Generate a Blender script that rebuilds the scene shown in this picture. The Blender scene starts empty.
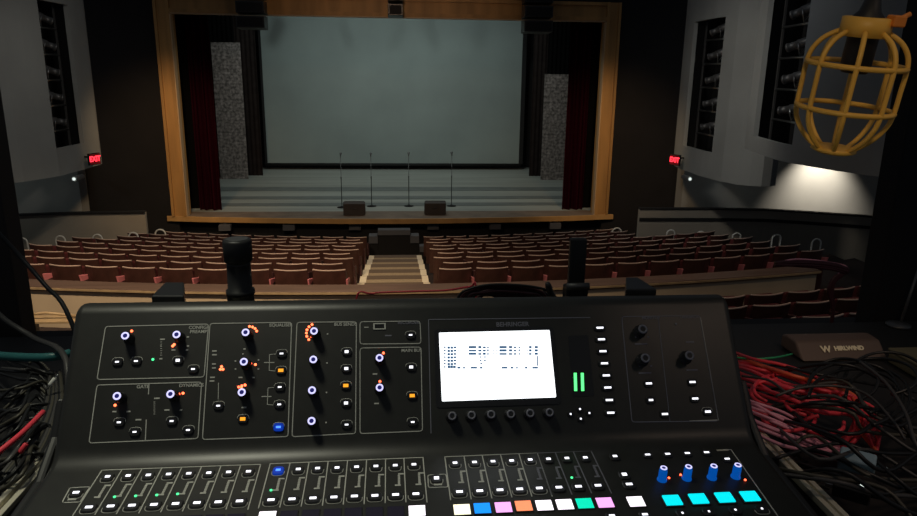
import bpy, bmesh, math, random
from mathutils import Vector, Matrix
random.seed(7)
sc = bpy.context.scene
COL = sc.collection
R = math.radians

# ------------------------------------------------------------------ camera
EYE = Vector((0, 0, 5.12))
PITCH, YAW, ROLL, FPX = R(14.64), R(4.94), R(.73), 700.0
_f0 = Vector((math.sin(YAW), math.cos(YAW), 0)); _r0 = Vector((math.cos(YAW), -math.sin(YAW), 0)); _u = Vector((0, 0, 1))
CF = math.cos(PITCH) * _f0 - math.sin(PITCH) * _u
_up = math.cos(PITCH) * _u + math.sin(PITCH) * _f0
CR = math.cos(ROLL) * _r0 + math.sin(ROLL) * _up
CU = -math.sin(ROLL) * _r0 + math.cos(ROLL) * _up
cam_d = bpy.data.cameras.new('camera'); cam = bpy.data.objects.new('camera', cam_d); COL.objects.link(cam)
cam_d.sensor_width = 36; cam_d.lens = 36 * FPX / 917; cam_d.clip_start = .02; cam_d.clip_end = 200
cam.matrix_world = Matrix(((CR.x, CU.x, -CF.x, 0), (CR.y, CU.y, -CF.y, 0), (CR.z, CU.z, -CF.z, 5.12), (0, 0, 0, 1)))
sc.camera = cam

# ------------------------------------------------------------------ world, exposure, lamps
sc.view_settings.view_transform = 'Standard'; sc.view_settings.look = 'None'
sc.view_settings.gamma = 1; sc.view_settings.use_curve_mapping = False
sc.view_settings.exposure = 0
w = bpy.data.worlds.new('hall_air'); sc.world = w; w.use_nodes = True
w.node_tree.nodes['Background'].inputs[0].default_value = (.75, .85, 1, 1)
w.node_tree.nodes['Background'].inputs[1].default_value = .055

def lamp(name, kind, loc, target, energy, color, size=.3, spot=60, blend=.6, size_y=None):
    d = bpy.data.lights.new(name, kind); d.energy = energy; d.color = color
    if kind == 'SPOT': d.spot_size = R(spot); d.spot_blend = blend; d.shadow_soft_size = size
    elif kind == 'AREA':
        d.size = size
        if size_y: d.shape = 'RECTANGLE'; d.size_y = size_y
    else: d.shadow_soft_size = size
    o = bpy.data.objects.new(name, d); COL.objects.link(o); o.location = loc
    o.rotation_euler = (Vector(target) - Vector(loc)).to_track_quat('-Z', 'Y').to_euler()
    return o
WARM = (1, .76, .50)
# house lights over the cross aisle
lamp('house_light', 'SPOT', (-3.5, 5.5, 9.5), (-3.8, 10.3, 1.6), 2500, WARM, .15, 70, .8)
lamp('house_light', 'SPOT', (0.0, 5.5, 9.5), (0, 10.3, 1.6), 700, WARM, .15, 60, .8)
lamp('house_light', 'SPOT', (4.0, 5.5, 9.5), (4.2, 10.3, 1.6), 170, WARM, .15, 60, .8)
# house lights over the lower seats
lamp('house_light', 'SPOT', (-2.5, 13.4, 9.5), (-2.5, 12.8, 1.2), 260, (1, .72, .48), .12, 75, .7)
lamp('house_light', 'SPOT', (2.6, 13.4, 9.5), (2.6, 12.8, 1.2), 260, (1, .72, .48), .12, 75, .7)
lamp('house_light', 'SPOT', (0, 14.6, 9.5), (-.1, 14.4, .6), 330, (1, .78, .52), .12, 32, .7)
lamp('house_light', 'SPOT', (5.2, 8.2, 9), (5.4, 9.4, 2), 60, (1, .62, .38), .12, 40, .7)
# warm light on the proscenium posts
lamp('proscenium_lamp_and_fill', 'SPOT', (-5.0, 15.5, 5.6), (-6.4, 20.6, 2.6), 520, (1, .64, .32), .2, 62, .9)
lamp('proscenium_lamp_and_fill', 'SPOT', (4.8, 15.5, 5.6), (6.3, 20.6, 2.6), 400, (1, .64, .32), .2, 62, .9)
lamp('proscenium_lamp_and_fill', 'SPOT', (-.2, 14, 4.8), (-.2, 20.5, 1.4), 150, (1, .66, .38), .2, 90, .9)
lamp('proscenium_lamp_and_fill', 'SPOT', (-.2, 12.5, 7.6), (-.2, 20.5, 7.1), 260, (1, .66, .42), .2, 62, .9)  # unseen fill added to brighten the header
# dim work light on the stage
for _x in (-3.6, -.2, 3.4): lamp('stage_work_light', 'SPOT', (_x, 25.0, 8.9), (_x * .9, 31, 4.6), 165, (.84, .97, .93), .22, 96, 1)
lamp('stage_work_light', 'AREA', (-.2, 24.2, 8.6), (-.2, 25.5, 1), 165, (.88, .97, .9), 7, size_y=2.0)
# side walls
lamp('side_downlight_and_fill', 'SPOT', (11.95, 18.50, 3.58), (12.15, 19.3, 2.1), 600, (1, .86, .70), .05, 78, 1)
lamp('side_downlight_and_fill', 'SPOT', (2.5, 10, 8.8), (8.0, 15.5, 5.2), 110, (.9, .95, 1), .3, 75, 1)
lamp('side_downlight_and_fill', 'SPOT', (-3.5, 9, 8.8), (-8.2, 15.5, 4.6), 80, (1, .93, .82), .3, 75, 1)
lamp('side_downlight_and_fill', 'SPOT', (-3.2, 12.5, 7.8), (-9.0, 19.2, 1.4), 230, (1, .93, .82), .3, 75, 1)
lamp('side_downlight_and_fill', 'SPOT', (3.0, 12, 7.8), (9.2, 18.2, 1.3), 380, (1, .92, .80), .3, 75, 1)
lamp('side_downlight_and_fill', 'SPOT', (-10.6, 17.0, 3.66), (-10.4, 19.8, 1.9), 38, (.92, 1, .95), .2, 120, 1)  # unseen fill lamp added to lift the dim left bay wall
lamp('side_downlight_and_fill', 'SPOT', (9.4, 17.6, 3.66), (9.4, 19.9, 2.0), 12, (.95, 1, .95), .2, 120, 1)  # weaker unseen fill, added for the right bay wall
# control booth: a weak lamp over the desk, a spot on the right cables
lamp('booth_lamp_and_fill', 'SPOT', (-.85, 1.0, 6.9), (-.42, .80, 4.7), 95, (1, .99, .78), .22, 42, 1)
lamp('booth_lamp_and_fill', 'SPOT', (1.35, .2, 6.3), (.86, 1.02, 4.6), 22, (1, .74, .56), .2, 36, 1)

lamp('booth_lamp_and_fill', 'SPOT', (-.1, -.5, 5.9), (.56, .85, 5.05), 17, (1, .74, .42), .1, 20, 1)  # unseen fill lamp added to brighten the bulb cage

# ------------------------------------------------------------------ materials
def nt(name):
    m = bpy.data.materials.new(name); m.use_nodes = True
    return m, m.node_tree, m.node_tree.nodes['Principled BSDF']
def mat(name, col, rough=.6, metal=0, noise=0, scale=8, col2=None, bump=0, spec=.5, coat=0, stretch=None):
    m, t, b = nt(name)
    b.inputs['Roughness'].default_value = rough; b.inputs['Metallic'].default_value = metal
    b.inputs['Specular IOR Level'].default_value = spec
    b.inputs['Coat Weight'].default_value = coat
    b.inputs['Base Color'].default_value = (*col, 1)
    if noise or col2 or bump:
        tc = t.nodes.new('ShaderNodeTexCoord'); mp = t.nodes.new('ShaderNodeMapping')
        t.links.new(tc.outputs['Object'], mp.inputs[0])
        if stretch: mp.inputs['Scale'].default_value = stretch
        n = t.nodes.new('ShaderNodeTexNoise'); n.inputs['Scale'].default_value = scale; n.inputs['Detail'].default_value = 6
        t.links.new(mp.outputs[0], n.inputs['Vector'])
        r = t.nodes.new('ShaderNodeValToRGB'); r.color_ramp.elements[0].position = .35; r.color_ramp.elements[1].position = .65
        c2 = col2 or tuple(c * (1 - noise) for c in col)
        r.color_ramp.elements[0].color = (*c2, 1); r.color_ramp.elements[1].color = (*col, 1)
        t.links.new(n.outputs['Fac'], r.inputs[0]); t.links.new(r.outputs[0], b.inputs['Base Color'])
        if bump:
            bp = t.nodes.new('ShaderNodeBump'); bp.inputs['Strength'].default_value = bump; bp.inputs['Distance'].default_value = .02
            t.links.new(n.outputs['Fac'], bp.inputs['Height']); t.links.new(bp.outputs[0], b.inputs['Normal'])
    return m
def emit(name, col, s):
    m, t, b = nt(name)
    b.inputs['Base Color'].default_value = (*[min(1, c) * .5 for c in col], 1)
    b.inputs['Emission Color'].default_value = (*col, 1); b.inputs['Emission Strength'].default_value = s
    return m
def brick(name, c1, c2, mortar, sc_):
    m, t, b = nt(name); b.inputs['Roughness'].default_value = .9
    tc = t.nodes.new('ShaderNodeTexCoord'); mp = t.nodes.new('ShaderNodeMapping'); mp.inputs['Rotation'].default_value = (R(90), 0, 0)
    t.links.new(tc.outputs['Object'], mp.inputs[0])
    k = t.nodes.new('ShaderNodeTexBrick'); k.inputs['Scale'].default_value = sc_
    k.inputs['Color1'].default_value = (*c1, 1); k.inputs['Color2'].default_value = (*c2, 1); k.inputs['Mortar'].default_value = (*mortar, 1)
    t.links.new(mp.outputs[0], k.inputs['Vector'])
    n = t.nodes.new('ShaderNodeTexNoise'); n.inputs['Scale'].default_value = 9; n.inputs['Detail'].default_value = 8
    t.links.new(tc.outputs['Object'], n.inputs['Vector'])
    mx = t.nodes.new('ShaderNodeMixRGB'); mx.blend_type = 'MULTIPLY'; mx.inputs[0].default_value = .9
    r = t.nodes.new('ShaderNodeValToRGB'); r.color_ramp.elements[0].position = .38; r.color_ramp.elements[1].position = .62
    r.color_ramp.elements[0].color = (.25, .25, .25, 1)
    t.links.new(n.outputs['Fac'], r.inputs[0])
    t.links.new(k.outputs['Color'], mx.inputs[1]); t.links.new(r.outputs[0], mx.inputs[2]); t.links.new(mx.outputs[0], b.inputs['Base Color'])
    return m

M = dict(
    frame=mat('varnished_oak', (.50, .27, .085), .55, noise=.35, scale=3, stretch=(1, 1, .12)),
    frame_edge=mat('pale_oak_edge', (.55, .38, .22), .5),
    fascia=mat('stage_edge_oak', (.62, .36, .13), .5, noise=.2, scale=2),
    black=mat('black_paint', (.007, .007, .008), .8),
    clothblack=mat('black_stage_cloth', (.006, .006, .006), 1.0),
    blackwall=mat('black_wall', (.009, .008, .009), .9, noise=.3, scale=1.5),
    cyc=mat('grey_green_cloth', (.31, .36, .35), .95, noise=.12, scale=.5),
    drape=mat('dark_drape', (.028, .022, .021), .95, noise=.3, scale=4),
    maroon=mat('maroon_velvet', (.035, .004, .010), .9, noise=.5, scale=4, stretch=(6, 6, .1)),
    brickm=brick('grey_brick_flat', (.42, .37, .35), (.34, .30, .28), (.26, .23, .22), 2.2),
    stage=mat('grey_stage_floor', (.40, .42, .38), .6, noise=.25, scale=1.2, stretch=(.15, 2.5, 1)),
    shade_band=mat('painted_floor_shade', (.19, .21, .20), .55, noise=.2, scale=2),
    carpet=mat('dark_carpet', (.045, .03, .028), .95, noise=.3, scale=30),
    stair=mat('tan_carpet', (.40, .31, .20), .9, noise=.2, scale=20),
    nosing=mat('dark_step_riser', (.14, .10, .07), .8),
    steplight=mat('cream_step_edge', (.9, .8, .6), .5),
    cap=mat('brown_wood_cap', (.17, .11, .085), .45, noise=.3, scale=3, stretch=(.3, 3, 1)),
    cream=mat('cream_plaster', (.66, .53, .37), .85, noise=.08, scale=2),
    grey=mat('grey_plaster', (.30, .31, .30), .9, noise=.15, scale=.8),
    greywarm=mat('warm_grey_plaster', (.33, .30, .25), .9, noise=.12, scale=1),
    steel=mat('brushed_steel', (.6, .6, .6), .3, metal=1),
    darksteel=mat('dark_steel', (.12, .12, .12), .45, metal=.6),
    pitbox=mat('slate_grey_paint', (.10, .105, .12), .8),
    seatback=mat('brown_seat_shell', (.085, .033, .025), .5, noise=.3, scale=6),
    seatfab=mat('maroon_seat_cloth', (.12, .018, .02), .9, noise=.3, scale=40),
    seattop=mat('seat_edge_highlight', (.62, .46, .38), .5),  # top edge catching the light, painted as a paler material
    arm=mat('armrest_pink_glint', (.95, .30, .33), .4),  # glints of red light on the back row, put into the armrest colour
    standard=mat('seat_standard_paint', (.10, .04, .04), .5),
    brass=mat('brass_plate', (.9, .75, .4), .3, metal=.3),
    shell=mat('console_black_metal', (.025, .025, .022), .38, noise=.15, scale=60, spec=.5),
    knob=mat('knob_rubber', (.012, .012, .014), .5),
    btn=mat('button_plastic', (.02, .02, .022), .35),
    ink=mat('grey_print', (.55, .55, .50), .6),
    inkd=mat('dim_grey_print', (.20, .20, .24), .6),
    lcd=mat('dark_lcd', (.03, .025, .05), .25),
    rubber=mat('black_rubber', (.012, .012, .012), .5),
    plastic=mat('black_plastic', (.018, .018, .018), .4),
    desk=mat('black_desk_laminate', (.016, .015, .014), .6),
    alu=mat('case_aluminium', (.62, .58, .46), .5, metal=.25),
    yellow=mat('amber_yellow_rubber', (.90, .52, .09), .45, noise=.15, scale=20),
    orange=mat('orange_rubber', (.75, .25, .04), .5),
    red=mat('red_cable_jacket', (.85, .06, .09), .45), red2=mat('orange_red_jacket', (.8, .12, .05), .45),
    pink=mat('lilac_pink_jacket', (.80, .34, .44), .45), greyc=mat('grey_cable_jacket', (.055, .052, .05), .5),
    blackc=mat('black_cable_jacket', (.010, .010, .010), .45), olive=mat('olive_cable_jacket', (.06, .054, .038), .5), maroonc=mat('maroon_cable_jacket', (.045, .006, .012), .5),
    green=mat('green_cable_jacket', (.03, .35, .15), .5), teal=mat('teal_jacket', (.03, .16, .16), .4),
    bluegrey=mat('blue_grey_plastic', (.25, .36, .42), .4), whitep=mat('white_plastic', (.75, .75, .7), .4),
    brownbox=mat('brown_black_enamel', (.14, .095, .075), .5), letter=mat('cream_lettering', (1, .88, .62), .5),
    khaki=mat('khaki_enamel', (.16, .14, .08), .6), tan=mat('tan_wood', (.5, .36, .2), .6, noise=.3, scale=4),
    e_white=emit('white_led', (.92, .92, 1), 1.6), e_ring=emit('ring_light', (.62, .60, 1), 1.25), e_navy=emit('navy_cap', (.01, .01, .12), .8),
    e_or=emit('orange_led', (1, .14, .05), 4.2), e_amber=emit('amber_led', (1, .36, .02), 1.25),
    e_red=emit('red_led', (1, .10, .04), 5), e_green=emit('green_led', (.08, 1, .35), 1.5), e_gbar=emit('green_meter', (.10, 1, .22), 1.8),
    e_blue=emit('blue_led', (.05, .18, 1), 2.5), e_bknob=emit('blue_knob_glow', (.0, .10, .50), .6),
    e_bbtn=emit('blue_button_glow', (0, .04, .45), .6), e_cyan=emit('cyan_pad', (.0, .85, .95), 1.0), e_screen=emit('screen_white', (.93, .97, 1), 1.9), e_sink=emit('screen_ink', (.05, .13, .25), .8),
    e_sfaint=emit('screen_faint_ink', (.62, .66, .72), 1.0),
    e_exit=emit('exit_red', (1, .03, .05), 3), e_pale=emit('pale_lamp', (.8, .9, .85), 1.1), e_down=emit('downlight_lens', (1, .85, .65), 3),
    e_w2=emit('strip_white', (1, .93, 1), 1.6), e_yel=emit('strip_cream', (1, .92, .65), 1.5), e_sb=emit('strip_blue', (0, .25, 1), 1.2),
    e_mag=emit('strip_pink', (1, .42, .95), 1.15), e_so=emit('strip_orange', (1, .27, .12), 1.2), e_st=emit('strip_teal', (0, .8, .5), 1.0),
)
for _k in ('drape', 'maroon', 'clothblack'): M[_k].node_tree.nodes['Principled BSDF'].inputs['Specular IOR Level'].default_value = 0
M['cyc'].node_tree.nodes['Principled BSDF'].inputs['Specular IOR Level'].default_value = .1

# ------------------------------------------------------------------ mesh helpers
class MB:
    """Collects vertices and faces of ONE object."""
    def __init__(s): s.v = []; s.f = []; s.sm = []
    def add(s, vs, fs, smooth=False):
        n = len(s.v); s.v += [Vector(v) for v in vs]; s.f += [tuple(i + n for i in f) for f in fs]; s.sm += [smooth] * len(fs); return s
    def box(s, x0, x1, y0, y1, z0, z1, T=None):
        vs = [Vector((x, y, z)) for x in (x0, x1) for y in (y0, y1) for z in (z0, z1)]
        if T: vs = [T @ v for v in vs]
        return s.add(vs, [(0, 1, 3, 2), (4, 6, 7, 5), (0, 4, 5, 1), (2, 3, 7, 6), (0, 2, 6, 4), (1, 5, 7, 3)])
    def lathe(s, prof, T=None, n=20, cap=True):
        vs = []; fs = []
        for r, z in prof:
            for k in range(n):
                a = 2 * math.pi * k / n; vs.append(Vector((r * math.cos(a), r * math.sin(a), z)))
        for i in range(len(prof) - 1):
            for k in range(n): fs.append((i * n + k, i * n + (k + 1) % n, (i + 1) * n + (k + 1) % n, (i + 1) * n + k))
        if T: vs = [T @ v for v in vs]
        s.add(vs, fs, True)
        if cap:
            b = len(s.v) - len(vs); s.f.append(tuple(b + k for k in reversed(range(n)))); s.sm.append(False)
            t = len(s.v) - n; s.f.append(tuple(t + k for k in range(n))); s.sm.append(False)
        return s
    def tube(s, pts, r, n=8, closed=False, cap=True):
        pts = [Vector(p) for p in pts]; m = len(pts); vs = []; fs = []
        prev = None
        for i, p in enumerate(pts):
            if closed: t = pts[(i + 1) % m] - pts[i - 1]
            else: t = pts[min(i + 1, m - 1)] - pts[max(i - 1, 0)]
            t.normalize()
            if prev is None: a = t.orthogonal().normalized()
            else: a = (prev - t * prev.dot(t)); a = a.normalized() if a.length > 1e-6 else t.orthogonal().normalized()
            prev = a; b = t.cross(a)
            rr = r[i] if isinstance(r, (list, tuple)) else r
            for k in range(n):
                an = 2 * math.pi * k / n; vs.append(p + a * rr * math.cos(an) + b * rr * math.sin(an))
        for i in range(m if closed else m - 1):
            j = (i + 1) % m
            for k in range(n): fs.append((i * n + k, i * n + (k + 1) % n, j * n + (k + 1) % n, j * n + k))
        s.add(vs, fs, True)
        if cap and not closed:
            b0 = len(s.v) - len(vs); s.f.append(tuple(b0 + k for k in reversed(range(n)))); s.sm.append(False)
            t0 = len(s.v) - n; s.f.append(tuple(t0 + k for k in range(n))); s.sm.append(False)
        return s
    def prism(s, poly, ext, T=None):
        """poly: list of 3d points, extruded along ext."""
        p = [Vector(q) for q in poly]; e = Vector(ext); n = len(p); vs = p + [q + e for q in p]
        if T: vs = [T @ v for v in vs]
        fs = [tuple(range(n))[::-1], tuple(range(n, 2 * n))] + [(k, (k + 1) % n, n + (k + 1) % n, n + k) for k in range(n)]
        return s.add(vs, fs)
    def strip(s, pts, z0, z1, th, side=1):
        """vertical wall along a plan polyline, thickness th to one side."""
        q = []
        for i, p in enumerate(pts):
            a = Vector(pts[max(i - 1, 0)]); b = Vector(pts[min(i + 1, len(pts) - 1)]); t = (b - a).normalized()
            q.append(Vector((p[0] - t.y * th * side, p[1] + t.x * th * side)))
        n = len(pts); vs = [(p[0], p[1], z) for z in (z0, z1) for p in pts] + [(p[0], p[1], z) for z in (z0, z1) for p in q]
        fs = []
        for k in range(n - 1):
            fs += [(k, k + 1, n + k + 1, n + k), (2 * n + k, 3 * n + k, 3 * n + k + 1, 2 * n + k + 1), (n + k, n + k + 1, 3 * n + k + 1, 3 * n + k), (k, 2 * n + k, 2 * n + k + 1, k + 1)]
        fs += [(0, n, 3 * n, 2 * n), (n - 1, 3 * n - 1, 4 * n - 1, 2 * n - 1)]
        return s.add(vs, fs)
    def mesh(s, name, origin=None, fix=True):
        me = bpy.data.meshes.new(name); o = origin or Vector((0, 0, 0))
        me.from_pydata([v - o for v in s.v], [], s.f)
        for p, f in zip(me.polygons, s.sm): p.use_smooth = f
        if fix:
            bm = bmesh.new(); bm.from_mesh(me); bmesh.ops.recalc_face_normals(bm, faces=bm.faces); bm.to_mesh(me); bm.free()
        me.update(); return me
def tag(o, label=None, cat=None, group=None, kind=None):
    if label: o['label'] = label
    if cat: o['category'] = cat
    if group: o['group'] = group
    if kind: o['kind'] = kind
    return o
def wloc(o):
    v = Vector((0, 0, 0))
    while o: v += o.location; o = o.parent
    return v
def root(name, loc, label, cat, group=None, rz=0):
    o = bpy.data.objects.new(name, None); COL.objects.link(o); o.location = loc; o.rotation_euler = (0, 0, rz); o.empty_display_size = .1
    return tag(o, label, cat, group)
def part(name, mb, m, parent=None, bevel=0, seg=2, origin=None):
    """one mesh object; vertices are given in world space (or in the parent's space when the parent sits at the origin)."""
    og = wloc(parent) if parent else (origin or Vector((0, 0, 0)))
    me = mb.mesh(name, og); me.materials.append(M[m] if isinstance(m, str) else m)
    o = bpy.data.objects.new(name, me); COL.objects.link(o)
    if parent: o.parent = parent
    else: o.location = og
    if bevel:
        b = o.modifiers.new('edge', 'BEVEL'); b.width = bevel; b.segments = seg; b.limit_method = 'ANGLE'; b.angle_limit = R(35)
    return o
def struct(name, mb, m, bevel=0): return tag(part(name, mb, m, None, bevel), kind='structure')
def copy_tree(o, parent=None):
    c = o.copy(); COL.objects.link(c)
    if parent: c.parent = parent
    for ch in list(o.children): copy_tree(ch, c)
    return c
def ray(px, py): return (CR * ((px - 458.5) / FPX) + CU * ((258 - py) / FPX) + CF)
def at_z(px, py, z): d = ray(px, py); return EYE + d * ((z - EYE.z) / d.z)
def at_y(px, py, y): d = ray(px, py); return EYE + d * (y / d.y)
def smooth_pts(P, n=6):
    P = [Vector(p) for p in P]; Q = [P[0]] + P + [P[-1]]; out = []
    for i in range(1, len(Q) - 2):
        a, b, c, d = Q[i - 1:i + 3]
        for k in range(n):
            t = k / n; out.append(.5 * ((2 * b) + (c - a) * t + (2 * a - 5 * b + 4 * c - d) * t * t + (3 * b - a - 3 * c + d) * t ** 3))
    out.append(P[-1]); return out
def text_mesh(body, size, T, name, m, parent, align='CENTER', ext=.0002, bold=0, sx=1):
    c = bpy.data.curves.new(name, 'FONT'); c.body = body; c.size = size; c.align_x = align; c.align_y = 'CENTER'; c.extrude = ext; c.offset = bold
    t = bpy.data.objects.new(name, c); COL.objects.link(t)
    bpy.context.view_layer.update()
    me = bpy.data.meshes.new_from_object(t.evaluated_get(bpy.context.evaluated_depsgraph_get()))
    bpy.data.objects.remove(t)
    me.transform(Matrix.Translation(-wloc(parent)) @ T @ Matrix.Diagonal((sx, 1, 1, 1)))
    me.materials.clear(); me.materials.append(M[m]); me.name = name
    o = bpy.data.objects.new(name, me); COL.objects.link(o); o.parent = parent
    return o

# ------------------------------------------------------------------ the hall
CX, CY = -.12, 40.9                          # centre of the curved seating rows
def arc(r, x): return CY - math.sqrt(r * r - (x - CX) ** 2)
STAGE_Z, PY = 1.05, 20.66
def arc_pts(r, x0, x1, n=24): return [(x0 + (x1 - x0) * k / n, arc(r, x0 + (x1 - x0) * k / n)) for k in range(n + 1)]

# lower floor in steps, one per row
struct('floor', MB().box(-14, 14, -3, 21, -.1, 0), 'carpet')
def band(mb, r0, r1, x0, x1, z0, z1, n=16):
    """solid step between two arcs"""
    a = arc_pts(r0, x0, x1, n); b = arc_pts(r1, x0, x1, n); k = n + 1
    vs = [(p[0], p[1], z) for z in (z0, z1) for L in (a, b) for p in L]
    fs = []
    for i in range(n):
        fs += [(2 * k + i, 2 * k + i + 1, 3 * k + i + 1, 3 * k + i), (i, i + 1, 2 * k + i + 1, 2 * k + i), (k + i, 3 * k + i, 3 * k + i + 1, k + i + 1), (i, k + i, k + i + 1, i + 1)]
    fs += [(0, 2 * k, 3 * k, k), (k - 1, 2 * k - 1, 4 * k - 1, 3 * k - 1)]
    mb.add(vs, fs)
NROW = 9
def rowfloor(k): return 1.22 - .14 * k
mb = MB()
for k in range(NROW):
    r0 = 30 - .9 * k + .35 if k else 30.55
    r1 = 30 - .9 * (k + 1) + .35
    for x0, x1 in ((-11, CX - .72), (CX + .72, 11)): band(mb, r0, r1, x0, x1, 0, rowfloor(k))
struct('floor_rake_lower', mb, 'carpet')
# rising floor behind the half wall
mb = MB()
band(mb, 32.9, 30.9, -11, 11, 0, 1.36)
for k in range(7): band(mb, 33.8 + .85 * k, 32.9 + .85 * k, -11, 11, 0, 1.40 + .16 * (k + 1))
struct('floor_rake_upper', mb, 'carpet')

# centre aisle stairs
st = root('aisle_stairs', (CX, 15.5, 0), 'tan carpeted stairs with cream edges down the centre aisle', 'stairs')
a = MB(); b = MB(); c = MB()
for k in range(6):
    y0, y1 = 12.0 + 1.03 * k, 13.03 + 1.03 * k
    z = 1.22 - .155 * k
    a.box(CX - .70, CX + .70, y0, y1, .001, z)
    b.box(CX - .56, CX + .56, y1 - .26, y1 + .004, z, z + .006)
    for s in (-1, 1): part('edge_strip', MB().box(CX + s * .63 - .065, CX + s * .63 + .065, y0 + .12, y1 - .06, z, z + .012), 'steplight', st)
part('treads', a, 'stair', st); part('nosings', b, 'nosing', st)

# half wall along the cross aisle
hw = MB(); hw.strip(arc_pts(30.86, -10, 7.05, 30), 1.0, 1.93, .26, 1)
o = struct('wall_cross_aisle', hw, 'cream')
hc = MB(); hc.strip(arc_pts(30.9, -10, 7.1, 30), 1.93, 2.0, .36, 1)
struct('trim_1', hc, 'cap', .01)
ht = MB(); ht.strip(arc_pts(30.915, -10, 7.1, 30), 1.955, 1.985, .02, 1)
struct('trim_2', ht, 'tan')

# stage
mb = MB()
lip = [(-6.72, 20.62), (-5.5, 20.42), (-3.5, 20.22), (-1.5, 20.08), (-.15, 20.05), (1.4, 20.08), (3.3, 20.2), (5.2, 20.38), (6.5, 20.6)]
poly = [(x, y, .93) for x, y in lip] + [(6.6, PY + .9, .93), (9, PY + .9, .93), (9, 31.8, .93), (-9, 31.8, .93), (-9, PY + .9, .93), (-6.85, PY + .9, .93)]
mb.prism(poly, (0, 0, .119))
struct('floor_stage', mb, 'stage')
mb = MB(); mb.strip(lip, .91, 1.065, .05, -1); struct('trim_3', mb, 'fascia', .01)
mb = MB(); mb.strip([(x, y + .35) for x, y in lip], 0, .93, .1, 1); struct('wall_stage_front', mb, 'black')
# apron boards, warm wood near the edge
mb = MB()
ap = [(x, y + .0, STAGE_Z) for x, y in lip] + [(x * .99, 21.25, STAGE_Z) for x, y in reversed(lip)]
mb.prism(ap, (0, 0, .004)); struct('floor_apron', mb, mat('brown_apron_boards', (.24, .17, .12), .6, noise=.3, scale=2))
# bands of shade across the stage floor, made as dark strips
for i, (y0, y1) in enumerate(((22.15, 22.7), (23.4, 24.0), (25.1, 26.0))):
    o = part('floor_shade_band', MB().box(-7.2, 7.2, y0, y1, STAGE_Z, STAGE_Z + .008), 'shade_band', origin=Vector((0, y0, STAGE_Z)))
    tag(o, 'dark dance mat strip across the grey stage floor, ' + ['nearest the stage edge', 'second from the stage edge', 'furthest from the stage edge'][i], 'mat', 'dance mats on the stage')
# proscenium wall with opening
X0, X1, ZT = -6.12, 5.88, 6.66
mb = MB()
mb.box(-16, X0 - .3, PY, PY + .3, 0, 9); mb.box(X1 + .3, 16, PY, PY + .3, 0, 9); mb.box(X0 - .3, X1 + .3, PY, PY + .3, ZT + .3, 9)
struct('wall_front', mb, 'blackwall')
def frame_bar(mb, x0, x1, z0, z1, vert, flip):
    """stepped moulding"""
    w = (x1 - x0) if vert else (z1 - z0)
    st_ = ((0, .18, .16), (.18, .80, .10), (.80, 1, .20)) if not flip else ((0, .20, .20), (.20, .82, .10), (.82, 1, .16))
    for a, b, d in st_:
        if vert: mb.box(x0 + a * w, x0 + b * w, PY - d, PY + .3, z0, z1)
        else: mb.box(x0, x1, PY - d - .003, PY + .297, z0 + a * w, z0 + b * w)
pf = root('proscenium_frame', (CX, PY, STAGE_Z), 'wide varnished oak frame around the stage opening', 'stage frame')
mb = MB(); frame_bar(mb, X0 - .44, X0 - .02, STAGE_Z + .01, ZT + .50, True, False); part('post', mb, 'frame', pf)
mb = MB(); frame_bar(mb, X1 + .02, X1 + .44, STAGE_Z + .01, ZT + .50, True, True); part('post', mb, 'frame', pf)
mb = MB(); frame_bar(mb, X0 - .025, X1 + .025, ZT, ZT + .50, False, True); part('header', mb, 'frame', pf)
mb = MB()
mb.box(X0 - .03, X0 + .005, PY - .18, PY + .05, STAGE_Z + .01, ZT - .03); mb.box(X1 - .005, X1 + .03, PY - .18, PY + .05, STAGE_Z + .01, ZT - .03)
mb.box(X0, X1, PY - .18, PY + .05, ZT - .03, ZT + .01)
part('inner_edge', mb, 'frame_edge', pf)

# stage house: black surround
mb = MB(); mb.box(-9.2, -9, PY + .3, 33, 0, 10); struct('wall_stage_left', mb, 'black')
mb = MB(); mb.box(9, 9.2, PY + .3, 33, 0, 10); struct('wall_stage_right', mb, 'black')
mb = MB(); mb.box(-9.2, 9.2, 32, 32.2, 0, 10); struct('wall_stage_back', mb, 'black')
# cyclorama screen
cy = root('cyclorama_screen', (-.2, 31, STAGE_Z), 'large pale grey-green screen hanging at the back of the stage', 'screen')
part('cloth', MB().box(-5.72, 5.36, 31, 31.02, 1.33, 8.2), 'cyc', cy)
part('bottom_batten', MB().lathe([(.06, -5.6), (.06, 5.6)], Matrix.Translation((-.2, 30.98, 1.26)) @ Matrix.Rotation(R(90), 4, 'Y'), 10), 'black', cy)
part('side_border', MB().box(-5.78, -5.68, 30.97, 31.03, 1.3, 8.2), 'black', cy); part('side_border', MB().box(5.32, 5.5, 30.97, 31.03, 1.3, 8.2), 'black', cy)
def drape(x0, x1, y, z0, z1, amp=.014, fold=.17, th=.03):
    n = max(6, int((x1 - x0) / fold * 8)); pts = []
    for k in range(n + 1):
        x = x0 + (x1 - x0) * k / n; pts.append((x, y + amp * math.sin(2 * math.pi * (x - x0) / fold) + .3 * amp * math.sin(7.3 * x)))
    mb = MB(); mb.strip(pts, z0, z1, th)
    return mb
def leg(name, x0, x1, y, z1, m, label, cat, z0=None, **k):
    z0 = STAGE_Z if z0 is None else z0
    return tag(part(name, drape(x0, x1, y, z0 + .003, z1, **k), m, origin=Vector(((x0 + x1) / 2, y, z0))), label, cat, None)
leg('stage_curtain', -6.02, -5.42, 21.55, 8, 'maroon', 'maroon velvet house curtain gathered beside the left oak post', 'curtain', amp=.09, fold=.24)
leg('stage_curtain', 5.14, 5.74, 21.45, 8, 'maroon', 'maroon velvet house curtain gathered beside the right oak post', 'curtain', amp=.09, fold=.24)
leg('stage_drape', -8.4, -5.96, 21.85, 8.3, 'clothblack', 'black drape filling the gap between the left oak post and maroon curtain', 'drape')  # black cloth added here and opposite to keep the gaps dark
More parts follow.
